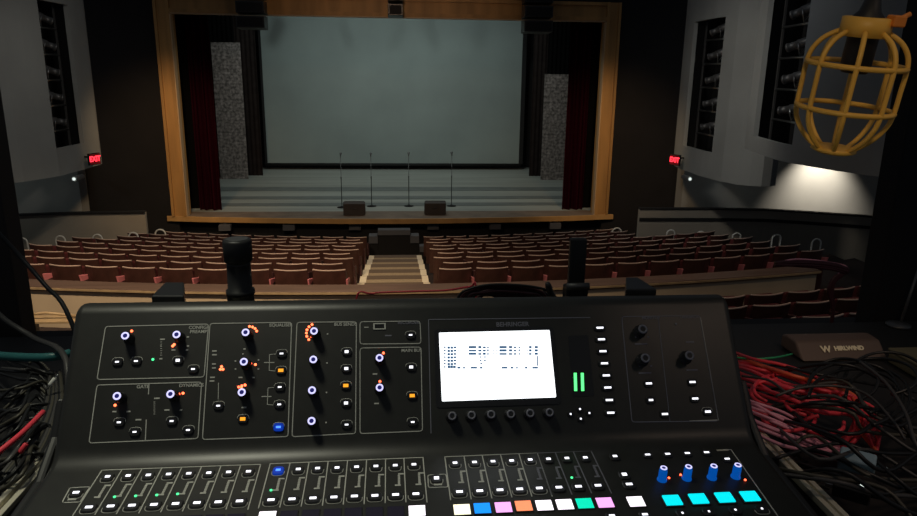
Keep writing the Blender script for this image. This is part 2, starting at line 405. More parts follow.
leg('stage_drape', 5.70, 8.2, 21.75, 8.3, 'clothblack', 'black drape filling the gap between the right oak post and maroon curtain', 'drape')
leg('stage_drape', -6.7, -5.55, 29.1, 8.3, 'drape', 'dark brown drape between the brick flat and screen, left side', 'drape')
leg('stage_drape', 5.45, 6.4, 29.0, 8.3, 'drape', 'dark brown drape between the brick flat and screen, right side', 'drape')
leg('stage_drape', -8.6, -6.2, 28.45, 8.3, 'clothblack', 'dark drape above and behind the left brick flat', 'drape')
leg('stage_drape', 5.9, 8.6, 28.35, 8.3, 'clothblack', 'dark drape above and behind the right brick flat', 'drape')
def flat(x0, x1, y, z1, label):
    r = root('scenery_flat', ((x0 + x1) / 2, y, STAGE_Z), label, 'scenery flat')
    part('face_panel', MB().box(x0, x1, y, y + .03, STAGE_Z + .004, z1), 'brickm', r)
    b = MB()
    for x in (x0 + .02, x1 - .08): b.box(x, x + .06, y + .03, y + .09, STAGE_Z + .004, z1)
    b.box(x0 + .02, x1 - .02, y + .03, y + .09, z1 - .08, z1); b.box(x0 + .02, x1 - .02, y + .03, y + .09, 2, 2.06)
    part('back_frame', b, 'drape', r)
flat(-7.0, -5.93, 28.1, 6.2, 'tall brick-patterned grey scenery flat near the left curtain')
flat(5.7, 6.82, 27.85, 5.2, 'tall brick-patterned grey scenery flat near the right curtain')
# overhead border just behind the header
leg('stage_border', -6.6, 6.4, 22.0, 8.4, 'clothblack', 'black overhead border cloth across the top of the stage', 'border cloth', z0=6.75, amp=.03, fold=.3)

# lighting batten hanging above sight in front of the screen
bt = root('lighting_batten', (-.2, 28, 8.3), 'black lighting pipe hanging high in front of the grey-green screen', 'lighting pipe')
part('pipe', MB().tube([(-5.8, 28, 8.3), (5.4, 28, 8.3)], .025, 8), 'darksteel', bt)
for x in (-5, 4.6): part('drop_cable', MB().tube([(x, 28, 8.3), (x, 28, 10)], .01, 6), 'darksteel', bt)
for i, (x, w_, tl) in enumerate(((-4.3, .14, 25), (-1.2, .07, -20), (1.7, .13, 22), (2.4, .06, -25), (4.6, .13, 5))):
    r = root('hanging_lantern', (x, 28, 8.0), 'dark lantern on the pipe before the screen, ' + ['above its left corner', 'left of its middle', 'right of its middle', 'small one beside the right middle lantern', 'above its right corner'][i], 'stage light')
    T = Matrix.Translation((x, 28, 7.88)) @ Matrix.Rotation(R(tl), 4, 'Y')
    part('body', MB().lathe([(w_ * .6, -.34), (w_, -.28), (w_, .1), (w_ * .7, .2)], T, 14), 'darksteel', r); part('clamp', MB().box(x - .03, x + .03, 27.97, 28.03, 8.06, 8.34), 'darksteel', r)
# microphone stands
def mic_stand(x, y, h, label):
    r = root('microphone_stand', (x, y, STAGE_Z), label, 'microphone stand', 'microphone stands across the stage')
    T = Matrix.Translation((x, y, STAGE_Z + .004))
    part('base', MB().lathe([(.15, 0), (.15, .012), (.05, .03), (.02, .05)], T, 20), 'black', r)
    part('pole', MB().lathe([(.013, .03), (.013, h * .55), (.017, h * .55), (.017, h * .60), (.009, h * .60), (.009, h)], T, 10), 'darksteel', r)
    Tm = Matrix.Translation((x, y, STAGE_Z + h)) @ Matrix.Rotation(R(-65), 4, 'X')
    m_ = part('microphone', MB().lathe([(.014, -.05), (.02, .08), (.03, .1), (.036, .13), (.03, .16), (.012, .175)], Tm, 12), 'darksteel', r)
    return r
for x, y, h, s in ((-1.80, 21.9, 1.62, 'slim black microphone stand, the one behind the left stage monitor'), (-.88, 22.1, 1.6, 'slim black microphone stand just right of the left stage monitor'),
                (.30, 22.1, 1.62, 'slim black microphone stand just left of the right stage monitor'), (1.66, 22.1, 1.64, 'slim black microphone stand beyond the right stage monitor')):
    mic_stand(x, y, h, s)
def monitor(x, y, label):
    r = root('stage_monitor', (x, y, STAGE_Z), label, 'speaker', 'wedge monitors at the stage edge')
    w = .32; z = STAGE_Z + .005
    pr = [(x - w, y - .13, z), (x - w, y + .25, z), (x - w, y + .23, z + .14), (x - w, y - .05, z + .40), (x - w, y - .15, z + .34)]
    part('cabinet', MB().prism(pr, (2 * w, 0, 0)), mat('worn_black_cabinet', (.07, .06, .055), .7), r, .012)
    part('handle', MB().tube([(x - .06, y - .16, z + .2), (x - .05, y - .18, z + .215), (x + .05, y - .18, z + .215), (x + .06, y - .16, z + .2)], .012, 8), 'darksteel', r)
    part('grille', MB().prism([(x - w + .03, y + .245, z + .155), (x - w + .03, y - .03, z + .41), (x - w + .03, y - .035, z + .40), (x - w + .03, y + .235, z + .145)], (2 * w - .06, 0, 0)), 'darksteel', r)
monitor(-1.34, 20.75, 'small black wedge monitor at the stage edge between two left stands'); monitor(1.07, 20.8, 'small black wedge monitor at the stage edge between two right stands')
# boxes under the stage lip
for i, (px, nm) in enumerate(((225, 'first from the left post'), (289, 'second from the left post'), (355, 'just left of the aisle'), (433, 'just right of the aisle'), (495, 'second from the right post'), (555, 'first from the right post'))):
    p = at_y(px, 228.5, 20.3); yl = 20.36
    r = root('lip_light', (p.x, yl, .75), 'small grey light box under the stage lip, ' + nm, 'light', 'grey boxes under the stage lip')
    part('housing', MB().box(p.x - .17, p.x + .17, yl - .12, yl + .07, .68, .86), 'pitbox', r, .01)
    part('bracket', MB().box(p.x - .03, p.x + .03, yl - .02, yl + .02, .85, .935), 'darksteel', r)
# small step block at the end of the centre aisle
pb = root('stage_steps', (CX, 19.3, 0), 'dark step block with grey caps at the foot of the stage', 'steps')
part('core', MB().box(-.62, .31, 19.0, 19.3, .001, .82), 'black', pb)
part('top_cap', MB().box(-.60, .29, 18.95, 19.25, .82, .96), 'pitbox', pb)
for s in (-1, 1):
    c = CX - .04 + s * .57
    part('side_cap', MB().box(c - .12, c + .12, 18.9, 19.3, .60, .80), 'pitbox', pb); part('side_block', MB().box(c - .12, c + .12, 18.95, 19.3, .001, .60), 'black', pb)
    c = CX - .04 + s * .80
    part('side_cap', MB().box(c - .10, c + .10, 18.6, 18.9, .42, .58), 'pitbox', pb); part('side_block', MB().box(c - .10, c + .10, 18.62, 18.9, .001, .42), 'black', pb)

# ------------------------------------------------------------------ side walls and towers
def along(P, t):
    """point at fraction t of a plan polyline"""
    L = [(Vector(P[i + 1]) - Vector(P[i])).length for i in range(len(P) - 1)]; d = t * sum(L)
    for i, l in enumerate(L):
        if d <= l or i == len(L) - 1: return Vector(P[i]).lerp(Vector(P[i + 1]), min(1, d / l))
        d -= l
def sub(P, t0, t1, n=8): return [tuple(along(P, t0 + (t1 - t0) * k / n)) for k in range(n + 1)]
def tower(P, z0, z1, slots, side, name):
    mb = MB(); t = 0
    for (a, b, sz0, sz1) in slots:
        mb.strip(sub(P, t, a), z0, z1, .10, side); mb.strip(sub(P, a, b), z0, sz0, .10, side)
        if sz1 < z1: mb.strip(sub(P, a, b), sz1, z1, .10, side)
        t = b
    mb.strip(sub(P, t, 1), z0, z1, .10, side)
    struct(name, mb, 'grey')
    for (a, b, sz0, sz1) in slots:   # dark recess with rails and lanterns
        Q = sub(P, a, b, 4); c0, c1 = Vector(Q[0]), Vector(Q[-1]); tdir = (c1 - c0).normalized(); nrm = Vector((-tdir.y, tdir.x)) * side
        mb = MB(); k0 = c0 + nrm * .9 - tdir * .5; k1 = c1 + nrm * .9 + tdir * .5
        mb.strip([tuple(c0 + nrm * .11 - tdir * .03), tuple(k0), tuple(k1), tuple(c1 + nrm * .11 + tdir * .03)], sz0 - .3, min(sz1, z1) + .3, .03, side)
        struct(name + '_recess', mb, 'black')
        top = min(sz1, 8); zc = sz0 + .35; i = 0; side_word = 'left' if c0.x < 0 else 'right'; which = name.split('_')[-1]
        m0, m1 = c0 + nrm * .32 + tdir * .04, c1 + nrm * .32 - tdir * .04
        ld = root('lighting_ladder', (m0.x, m0.y, sz0), 'dark pipe ladder for lanterns in the %s %s wall slot' % (side_word, which), 'lighting ladder')
        for m_ in (m0, m1): part('upright', MB().box(m_.x - .02, m_.x + .02, m_.y - .02, m_.y + .02, sz0 - .1, top), 'darksteel', ld)
        while zc < top:
            part('rung', MB().tube([(m0.x, m0.y, zc), (m1.x, m1.y, zc)], .022, 8), 'steel', ld)
            if zc + .3 < top:
                mm = (m0 + m1) / 2; aim = (Vector((CX, 25, 1.5)) - Vector((mm.x, mm.y, zc))).normalized()
                T = Matrix.Translation((mm.x, mm.y, zc + .24)) @ aim.to_track_quat('Z', 'Y').to_matrix().to_4x4()
                lr = root('stage_lantern', (mm.x, mm.y, zc), 'dark stage lantern on rung %s of the %s %s slot ladder' % (['one', 'two', 'three', 'four', 'five', 'six', 'seven'][i], side_word, which), 'stage light', 'stage lanterns in the wall slots')
                part('body', MB().lathe([(.06, -.2), (.09, -.16), (.09, .05), (.075, .06), (.075, .22), (.085, .22), (.085, .26)], T, 14), 'darksteel', lr)
                part('lens', MB().lathe([(.07, .255), (.07, .262)], T, 14), 'steel', lr)
                part('yoke', MB().tube([T @ Vector((.10, 0, 0)), T @ Vector((.11, -.1, .0)), (mm.x, mm.y, zc + .03), T @ Vector((-.11, -.1, 0)), T @ Vector((-.10, 0, 0))], .012, 6), 'steel', lr)
            zc += .58; i += 1
def tnear(P, q):
    return min((k / 400 for k in range(401)), key=lambda t: (along(P, t) - Vector(q[:2])).length)
def slot_t(P, pa, pb, z): 
    t = sorted((tnear(P, at_z(*pa, z)), tnear(P, at_z(*pb, z)))); return t[0], t[1]
P1R = [(7.72, 19.25), (7.64, 19.05), (7.52, 18.2), (7.47, 16.9), (7.58, 15.9), (7.79, 15.37), (8.28, 15.08), (8.6, 15.3)]
P2R = [(7.25, 14.3), (7.12, 13.7), (6.86, 12.4), (6.83, 11.8), (6.99, 10.84), (7.28, 10.04), (8.0, 9.0), (9.0, 8.2)]
P1L = [(-7.82, 19.25), (-7.73, 19.01), (-7.73, 17.9), (-7.78, 16.77), (-8.06, 15.99), (-8.36, 15.55), (-9.2, 14.8), (-10.4, 14.2)]
P2L = [(-7.75, 14.3), (-7.62, 13.7), (-7.4, 12.4), (-7.33, 11.8), (-7.4, 10.8), (-7.8, 10.0), (-8.6, 9.0)]
tower(P1R, 2.76, 9, [(*slot_t(P1R, (681.4, 169), (707, 178.5), 2.76), 3.38, 6.5)], 1, 'wall_right_inner')
tower(P2R, 3.7, 9, [(*slot_t(P2R, (750.5, 151), (789, 163), 3.7), 4.0, 7.6)], 1, 'wall_right_outer')
tower(P1L, 2.76, 9, [(*slot_t(P1L, (61.5, 176), (88, 168.5), 2.76), 3.38, 6.6)], -1, 'wall_left_inner')
mb = MB(); mb.strip([(8.42, 20.6), (8.46, 20.2), (11.0, 19.7), (13.2, 19.2), (15.5, 18.6)], 0, 3.72, .2, 1); struct('wall_right_lower', mb, 'grey')
mb = MB(); mb.strip([(-8.86, 20.6), (-8.9, 20.2), (-11.3, 19.7), (-13.4, 19.2), (-15.7, 18.6)], 0, 3.72, .2, -1); struct('wall_left_lower', mb, 'grey')
mb = MB(); mb.prism([(8.45, 20.6, 3.72), (15.6, 18.6, 3.72), (15.6, 9, 3.72), (9.3, 9, 3.72), (8.2, 12, 3.72), (8.3, 14.6, 3.72), (8.9, 15.8, 3.72)], (0, 0, .1)); struct('ceiling_right_soffit', mb, 'grey')
mb = MB(); mb.prism([(-8.85, 20.6, 3.72), (-15.8, 18.6, 3.72), (-15.8, 9, 3.72), (-9.5, 9, 3.72), (-8.7, 12, 3.72), (-8.9, 14.2, 3.72), (-9.3, 15.6, 3.72)], (0, 0, .1)); struct('ceiling_left_soffit', mb, 'grey')
# ramp walls beside the front rows
rl = [(-6.80, 19.2), (-8.6, 19.05), (-9.9, 18.8), (-12, 18.1)]
mb = MB(); mb.strip(rl, 0, 1.46, .14, 1); struct('wall_left_ramp', mb, 'greywarm')
mb = MB(); mb.strip([(x, y - .03) for x, y in rl], 1.14, 1.19, .03, 1); struct('trim_4', mb, 'steel')
mb = MB(); mb.strip([(x, y - .02) for x, y in rl], 1.46, 1.50, .18, 1); struct('trim_5', mb, 'black')
rr = [(6.44, 18.06), (8.4, 18.0), (9.83, 17.85), (10.64, 17.55), (11.95, 16.98), (13.1, 16.3)]
mb = MB(); mb.strip(rr, 0, 1.68, .14, 1); struct('wall_right_ramp', mb, 'greywarm')
mb = MB(); mb.strip([(x, y - .035) for x, y in rr], 1.38, 1.46, .035, 1); struct('trim_6', mb, 'black')
mb = MB(); mb.strip([(x, y - .02) for x, y in rr], 1.68, 1.72, .18, 1); struct('trim_7', mb, 'black')
# steel loop rails
def loop_rail(px, py, y, label, w=.22):
    p = at_y(px, py, y)
    r = root('loop_handrail', (p.x, y, 0), label, 'handrail', 'steel loop handrails beside the side aisles')
    pts = [(p.x - w / 2, y, 0)] + [(p.x - w / 2 * math.cos(a), y, p.z - w / 2 + w / 2 * math.sin(a)) for a in [math.pi * k / 10 for k in range(11)]] + [(p.x + w / 2, y, 0)]
    part('rail', MB().tube(pts, .02, 8), 'whitep', r)
    f = MB(); 
    for s in (-1, 1): f.lathe([(.045, 0), (.045, .012)], Matrix.Translation((p.x + s * w / 2, y, .001)), 12)
    part('foot_flange', f, 'darksteel', r)
nth = ['nearest the stage', 'second from the stage', 'third from the stage', 'fourth from the stage', 'fifth from the stage']
for i, (px, py) in enumerate(((133, 232.5), (97, 234.5), (60, 236), (22, 238))): loop_rail(px, py, 17.7, 'curved steel handrail loop by the left ramp wall, ' + nth[i])
for i, (px, py) in enumerate(((671, 230), (701, 231.5), (737, 233), (777, 234.5), (817, 239))): loop_rail(px, py, [17.6, 17.4, 17.0, 16.3, 15.4][i], 'curved steel handrail loop by the right ramp wall, ' + nth[i])
loop_rail(160, 229.5, 18.6, 'bright steel handrail loop standing by the left end of the stage', .26); loop_rail(617, 228, 18.6, 'bright steel handrail loop standing by the right end of the stage', .26)

# exit signs, small lamps, downlight
def exit_sign(px, py, x, y, label, facing):
    p = at_y(px, py, y); r = root('exit_sign', p, label, 'exit sign')
    Q = Matrix.Translation(p) @ Matrix.Rotation(R(66) * facing, 4, 'Z') @ Matrix.Diagonal((.85, 1, .95, 1))
    part('housing', MB().box(-.20, .20, 0, .06, -.15, .15, Q), 'black', r, .008)
    part('face', MB().box(-.18, .18, -.003, 0, -.13, .13, Q), mat('red_sign_face', (.35, .01, .02), .5), r)
    text_mesh('EXIT', .19, Q @ Matrix.Translation((0, -.004, 0)) @ Matrix.Rotation(R(90), 4, 'X'), 'letters', 'e_exit', r, bold=.007)
    part('arm', MB().box(-.02, .02, .05, .32, .02, .06, Q), 'black', r)
exit_sign(95, 159, 0, 17.9, 'glowing red exit sign on the wall tower left of the stage', 1)
exit_sign(674.5, 160, 0, 17.9, 'glowing red exit sign on the wall tower right of the stage', -1)
for px, s, xx in ((74, 'left', 0), (690, 'right', 0)):
    p = at_y(px, 179, 19.45); r = root('wall_lamp', p, 'tiny pale lamp on the grey wall under the %s exit sign' % s, 'lamp', 'tiny wall lamps')
    part('housing', MB().lathe([(.07, 0), (.07, .5), (.05, .55)], Matrix.Translation((p.x, p.y, p.z)) @ Matrix.Rotation(R(-90), 4, 'X'), 12), 'whitep', r)
    part('lens', MB().lathe([(.04, -.01), (.04, .0)], Matrix.Translation((p.x, p.y - .001, p.z)) @ Matrix.Rotation(R(-90), 4, 'X'), 12), 'e_pale', r)
r = root('downlight', (11.95, 18.50, 3.5), 'round downlight in the soffit lighting a pool on the right grey wall', 'downlight')
part('can', MB().lathe([(.10, 0), (.12, .0), (.12, .10), (.02, .11)], Matrix.Translation((11.95, 18.50, 3.60)), 16, cap=False), 'black', r)
part('lens', MB().lathe([(.09, .05), (.09, .055)], Matrix.Translation((11.95, 18.50, 3.60)), 16), 'e_down', r)
# hanging gear in front of the header
def hang(px0, px1, py1, y, label, name, n):
    a = at_y(px0, py1, y); b = at_y(px1, py1, y); z = a.z; w = b.x - a.x
    r = root(name, ((a.x + b.x) / 2, y, z), label, 'speaker')
    hgt = .34
    for k in range(n):
        zz = z + k * (hgt + .03); sh = .03 * k
        c = part('cabinet', MB().prism([(a.x, y - .2 + sh, zz + .03), (a.x, y + .35, zz), (a.x, y + .35, zz + hgt), (a.x, y - .2 + sh, zz + hgt - .02)], (w, 0, 0)), 'plastic', r, .01)
        part('grille', MB().box(a.x + .04, b.x - .04, y - .215 + sh, y - .20 + sh, zz + .06, zz + hgt - .06), 'black', c)
    part('hanging_bar', MB().tube([((a.x + b.x) / 2, y + .1, z + n * (hgt + .03)), ((a.x + b.x) / 2, y + .1, 9)], .03, 8), 'darksteel', r)
hang(238, 266, 29, 19.6, 'black loudspeaker stack hanging over the left part of the header', 'hanging_loudspeaker', 4)
hang(523, 551, 33, 19.6, 'black loudspeaker stack hanging over the right part of the header', 'hanging_loudspeaker', 4)
hang(388, 403, 17, 19.6, 'slim black loudspeaker hanging over the middle of the header', 'hanging_loudspeaker', 3)

# ------------------------------------------------------------------ theatre seats
def make_seat(armm):
    r = root('theatre_seat', (0, 0, 0), 'x', 'seat')
    # the seat faces +y (the stage); its back is at y=0
    n = 8; vs = []; W = .262
    def ring(z, th, off, W=W):
        a = []; b = []
        for k in range(n + 1):
            u = -1 + 2 * k / n; y = off - .065 * (1 - u * u) + .065
            a.append((u * W, y - .0, z)); b.append((u * W, y + th, z))
        return a, b
    def slab(levels, W=W):
        mb = MB(); rows = []
        for z, th, off in levels:
            a, b = ring(z, th, off, W); rows.append(a + b[::-1])
        m = len(rows[0]); v = [p for row in rows for p in row]; f = []
        for i in range(len(rows) - 1):
            for k in range(m): f.append((i * m + k, i * m + (k + 1) % m, (i + 1) * m + (k + 1) % m, (i + 1) * m + k))
        f.append(tuple(reversed(range(m)))); f.append(tuple((len(rows) - 1) * m + k for k in range(m)))
        mb.add(v, f, False); return mb
    part('back_shell', slab([(.30, .02, .05), (.6, .02, .015), (.845, .022, -.03)]), 'seatback', r)
    part('back_cushion', slab([(.36, .05, .072), (.6, .055, .037), (.83, .04, -.006)], .25), 'seatfab', r)
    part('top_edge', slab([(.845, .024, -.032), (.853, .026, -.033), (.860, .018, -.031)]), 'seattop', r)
    part('seat_cushion', MB().box(-.225, .225, .13, .23, .38, .80), 'seatfab', r, .025)
    for s in (1,):
        lg = MB(); lg.box(.282, .308, .03, .30, 0, .60); lg.box(.275, .315, .03, .13, 0, .02); part('leg', lg, 'standard', r)
        part('armrest', MB().prism([(.278, -.06, .72), (.278, .30, .64), (.278, .30, .60), (.278, .00, .52)], (.028, 0, 0)), armm, r, .008)
    return r
seats = {'arm': make_seat('arm'), 'standard': make_seat('standard')}
used = set()
ORD = ['beside the centre aisle', 'second from the centre aisle', 'third from the centre aisle', 'fourth from the centre aisle', 'fifth from the centre aisle', 'sixth from the centre aisle', 'seventh from the centre aisle',
       'eighth from the centre aisle', 'ninth from the centre aisle', 'tenth from the centre aisle', 'eleventh from the centre aisle', 'twelfth from the centre aisle', 'thirteenth from the centre aisle', 'fourteenth from the aisle']
ROWN = ['back row', 'second row from the back', 'third row from the back', 'fourth row from the back', 'middle row', 'fourth row from the stage', 'third row from the stage', 'second row from the stage', 'front row']
def put_seat(x, rad, z, label, group, kind='standard'):
    y = arc(rad, x); a = math.asin((x - CX) / rad)
    s = copy_tree(seats[kind]) if kind in used else seats[kind]; used.add(kind)
    s.location = (x, y, z); s.rotation_euler = (0, 0, a); tag(s, label, 'seat', group)
    return s
for k in range(NROW):
    for side, cnt in ((-1, 11), (1, 12)):
        shift = (.0 if k % 2 == 0 else .12)
        for j in range(cnt):
            if k >= 5 and side < 0 and j > 10 - (k - 4) // 2: continue
            x = CX + side * (1.02 + shift + .61 * j)
            if side > 0 and x > 6.1 and arc(30 - .9 * k, x) > 17.0: continue
            put_seat(x, 30 - .9 * k, rowfloor(k) + .001, 'maroon tip-up theatre seat %s, %s, %s block' % (ORD[j], ROWN[k], 'left' if side < 0 else 'right'), '%s seats in the %s' % ('left block' if side < 0 else 'right block', ROWN[k]), 'arm' if k == 0 else 'standard')
UP = ['nearest the console', 'second from the console', 'third from the console', 'fourth from the console', 'fifth from the console', 'sixth from the console']
for k, (rad, z) in enumerate(((32.41, 1.361), (33.36, 1.561), (34.25, 1.721))):
    for j in range(6):
        put_seat(3.9 + .61 * j + .1 * k, rad, z, 'dark theatre seat behind the console, %s, %s' % (UP[j], ['row facing the half wall', 'second row from the half wall', 'third row from the half wall'][k]), 'upper seats between the half wall and the booth')

# ------------------------------------------------------------------ control booth
BF = 3.55                                    # booth floor
struct('floor_booth', MB().box(-3, 3, -2.5, 1.78, BF - .1, BF), 'carpet')
struct('wall_booth_front', MB().box(-3, 3, 1.72, 1.84, 2.4, 4.40), 'black')
struct('trim_8', MB().box(-3, 3, 1.68, 1.86, 4.40, 4.44), 'black')
struct('column_left', MB().box(-1.005, -.938, 1.72, 1.79, 4.44, 7.6), mat('dark_brown_post', (.03, .022, .018), .6), .004)
struct('column_right', MB().box(1.30, 2.6, 1.72, 1.80, 4.44, 7.6), 'blackwall', .004)
DZ = 4.50
dk = root('mixing_desk', (0, 1.0, BF), 'long black table carrying the mixing console and the cable heaps', 'table')
part('desk_top', MB().box(-1.9, 1.9, .30, 1.66, DZ - .04, DZ), 'desk', dk, .004)
for x in (-1.8, 1.8):
    for y in (.38, 1.58): part('leg', MB().box(x - .03, x + .03, y - .03, y + .03, BF + .002, DZ - .04), 'darksteel', dk)

# flight case tray round the console
cs = root('flight_case_tray', (.023, .75, DZ), 'shallow black flight case tray with aluminium edges under the console', 'case')
XL, XR, YB, YFc, CZ = -.515, .565, .36, 1.03, 4.578
w_ = MB(); w_.box(XL, XL + .012, YB, YFc, DZ + .001, CZ - .01); w_.box(XR - .012, XR, YB, YFc, DZ + .001, CZ - .01)
w_.box(XL, XR, YFc - .012, YFc, DZ + .001, CZ - .01); w_.box(XL, XR, YB, YB + .012, DZ + .001, CZ - .01); w_.box(XL, XR, YB, YFc, DZ + .001, DZ + .012)
part('walls', w_, 'plastic', cs)
for x in (XL, XR):
    e = MB(); e.box(x - .011, x - .003, YB - .01, YFc + .01, CZ - .03, CZ); e.box(x + .003, x + .011, YB - .01, YFc + .01, CZ - .03, CZ - .002); e.box(x - .011, x + .011, YB - .01, YFc + .01, CZ - .03, CZ - .008)
    part('edge_extrusion', e, 'alu', cs, .001)
for y in (YB, YFc):
    e = MB(); e.box(XL, XR, y - .011, y + .011, CZ - .03, CZ - .004); part('edge_extrusion', e, 'alu', cs, .001)

# ------------------------------------------------------------------ the console
cyw, rl, A1, L1, A2 = -.012, -.004, .958, .207, .115
F0 = Vector((.023, .814, 4.649))
RX = Vector((math.cos(cyw) * math.cos(rl), -math.sin(cyw) * math.cos(rl), math.sin(rl))).normalized()
DX = Vector((math.sin(cyw), math.cos(cyw), 0)); DX = (DX - RX * DX.dot(RX)).normalized(); UX = RX.cross(DX).normalized()
UPV = (math.cos(A1) * DX + math.sin(A1) * UX).normalized(); LOV = (math.cos(A2) * DX + math.sin(A2) * UX).normalized()
def frame(V):
    n = RX.cross(V).normalized()
    return Matrix(((RX.x, V.x, n.x, F0.x), (RX.y, V.y, n.y, F0.y), (RX.z, V.z, n.z, F0.z), (0, 0, 0, 1)))
TU, TL = frame(UPV), frame(LOV)              # panel frames: x across, y away from the viewer, z out of the panel
def onp(T, px, py, h=0):
    """panel coordinates of a sight line at height h over the panel"""
    I = T.inverted(); o = I @ EYE; d = I.to_3x3() @ ray(px, py); t = (h - o.z) / d.z
    return (o.x + d.x * t, o.y + d.y * t)
con = root('mixing_console', (F0.x, .72, DZ + .013), 'large black digital mixing console with lit screen, knobs and coloured buttons', 'mixing console')
HW = .455
prof = [(-.36, -.36 * math.tan(A2) - .012), (-.355, -.36 * math.tan(A2)), (-.02, -.02 * math.tan(A2))]
# concave fillet at the fold
for k in range(1, 6):
    t = k / 6; p0 = Vector((-.02, -.02 * math.tan(A2))); p1 = Vector((0, 0)); p2 = Vector((.018 * math.cos(A1), .018 * math.sin(A1)))
    q = p0 * (1 - t) ** 2 + p1 * 2 * t * (1 - t) + p2 * t * t; prof.append((q.x, q.y))
prof.append((.018 * math.cos(A1), .018 * math.sin(A1)))
Lp = L1 - .0165; tx, tz = Lp * math.cos(A1), Lp * math.sin(A1); prof.append((tx, tz))
for k in range(1, 8):
    an = A1 - k / 7 * 1.3
    px_, pz_ = prof[-1]; prof.append((px_ + .0045 * math.cos(an), pz_ + .0045 * math.sin(an)))
bx, bz = prof[-1]
prof += [(bx + .022, bz - .012), (bx + .030, bz - .03), (bx + .030, -.10), (.02, -.134), (-.36, -.134)]
poly = [F0 + DX * a + UX * b - RX * HW for a, b in prof]
mbc = MB(); mbc.prism(poly, RX * 2 * HW)
shell = part('shell', mbc, 'shell', con, .011, 4)
for p in shell.data.polygons: p.use_smooth = True
shell.modifiers['edge'].angle_limit = R(50)
# side cheeks flaring a little beyond the lower deck
def cheek(s):
    pr = [(-.36, -.36 * math.tan(A2) - .008), (-.02, -.012), (.03, .02), (.06, .06), (.06, -.08), (.02, -.125), (-.36, -.125)]
    return MB().prism([F0 + DX * a + UX * b + RX * (s * HW) for a, b in pr], RX * (s * .012))
part('side_cheek', cheek(-1), 'plastic', con, .004); part('side_cheek', cheek(1), 'plastic', con, .004)

def pline(T, pts, w=.0011, closed=False, mb=None):
    """thin printed line on a panel"""
    mb = mb or MB(); P = [Vector(onp(T, *p, .0004)) for p in pts]
    if closed: P.append(P[0])
    for a, b in zip(P, P[1:]):
        d = (b - a).normalized(); n = Vector((-d.y, d.x)) * w / 2; a2 = a - d * w / 2; b2 = b + d * w / 2
        q = [a2 + n, b2 + n, b2 - n, a2 - n]
        mb.prism([T @ Vector((v.x, v.y, -.0002)) for v in q], (T.to_3x3() @ Vector((0, 0, .0007))))
    return mb
def rrect(c, r=3):
    """corner pixels -> rounded outline"""
    out = []; n = len(c)
    for i in range(n):
        p, a, b = Vector(c[i]), Vector(c[i - 1]), Vector(c[(i + 1) % n])
        da = (a - p).normalized() * r; db = (b - p).normalized() * r
        for t in (0, .33, .67, 1): q = (p + da) * (1 - t) ** 2 + p * 2 * t * (1 - t) + (p + db) * t * t; out.append((q.x, q.y))
    return out
ln = MB()
for c in ([(105.5, 326.5), (208.6, 324), (204, 377), (97, 379.5)], [(97, 385), (201.6, 382), (198, 438.5), (89, 443)], [(210, 323.5), (291.6, 322.3), (288, 436.5), (202.4, 439.5)],
          [(297, 322.3), (356.4, 321.7), (355.5, 433.5), (292, 436.7)], [(360, 321.7), (420, 321), (421, 343.5), (360, 344)], [(360, 348), (421, 347), (422.5, 431), (360, 433.6)]):
    part('section_outline', pline(TU, rrect(c), closed=True), 'ink', con)
pline(TU, [(149, 384), (148.5, 394)], mb=ln); pline(TU, [(146.3, 420), (145.3, 441)], mb=ln)
pline(TU, [(218.5, 383), (218.2, 399)], .0008, mb=ln)
pline(TU, [(276, 354), (269.5, 354.5), (269.2, 370.5), (275, 371)], .0008, mb=ln); pline(TU, [(264.5, 362.5), (274, 362.5)], .0012, mb=ln)
pline(TU, [(273.5, 387.5), (268, 388), (267.3, 404.5), (273, 405)], .0008, mb=ln); pline(TU, [(262, 396.5), (271, 396.5)], .0012, mb=ln)
part('section_marks', ln, 'ink', con)
ln = MB()
pline(TU, [(431, 433), (428.5, 319.5), (590, 317.5)], mb=ln)
pline(TU, rrect([(621.7, 316.6), (699.8, 315.6), (718.7, 421), (632, 422)]), closed=True, mb=ln); pline(TU, [(658, 316), (670, 421.5)], .0008, mb=ln)
part('section_outlines', ln, 'inkd', con)
pline_r = pline(TU, [(700.5, 318), (718.5, 420), (690, 421)], .0012); part('section_outlines', pline_r, 'ink', con)
# section names
def label(T, body, px, py, h, m='ink', sx=1, bold=.0001):
    x, y = onp(T, px, py); text_mesh(body, h, T @ Matrix.Translation((x, y, .0003)), 'lettering', m, con, bold=bold, sx=sx)
for b, px, py in (('CONFIG/', 198.5, 327.6), ('PREAMP', 198.5, 331.8), ('GATE', 143, 386.8), ('DYNAMICS', 191.5, 385.4), ('EQUALISER', 281, 325.2), ('BUS SENDS', 345.5, 324.4), ('MAIN BUS', 411.5, 350.5)): label(TU, b, px, py, .0062)
for b, px, py in (('RECORDER', 408.5, 322.8), ('MONITOR', 651, 318), ('TALKBACK', 689, 317)): label(TU, b, px, py, .0058, 'inkd')
label(TU, 'BEHRINGER', 512.5, 324.5, .0088, 'inkd', 1.0, .0002)
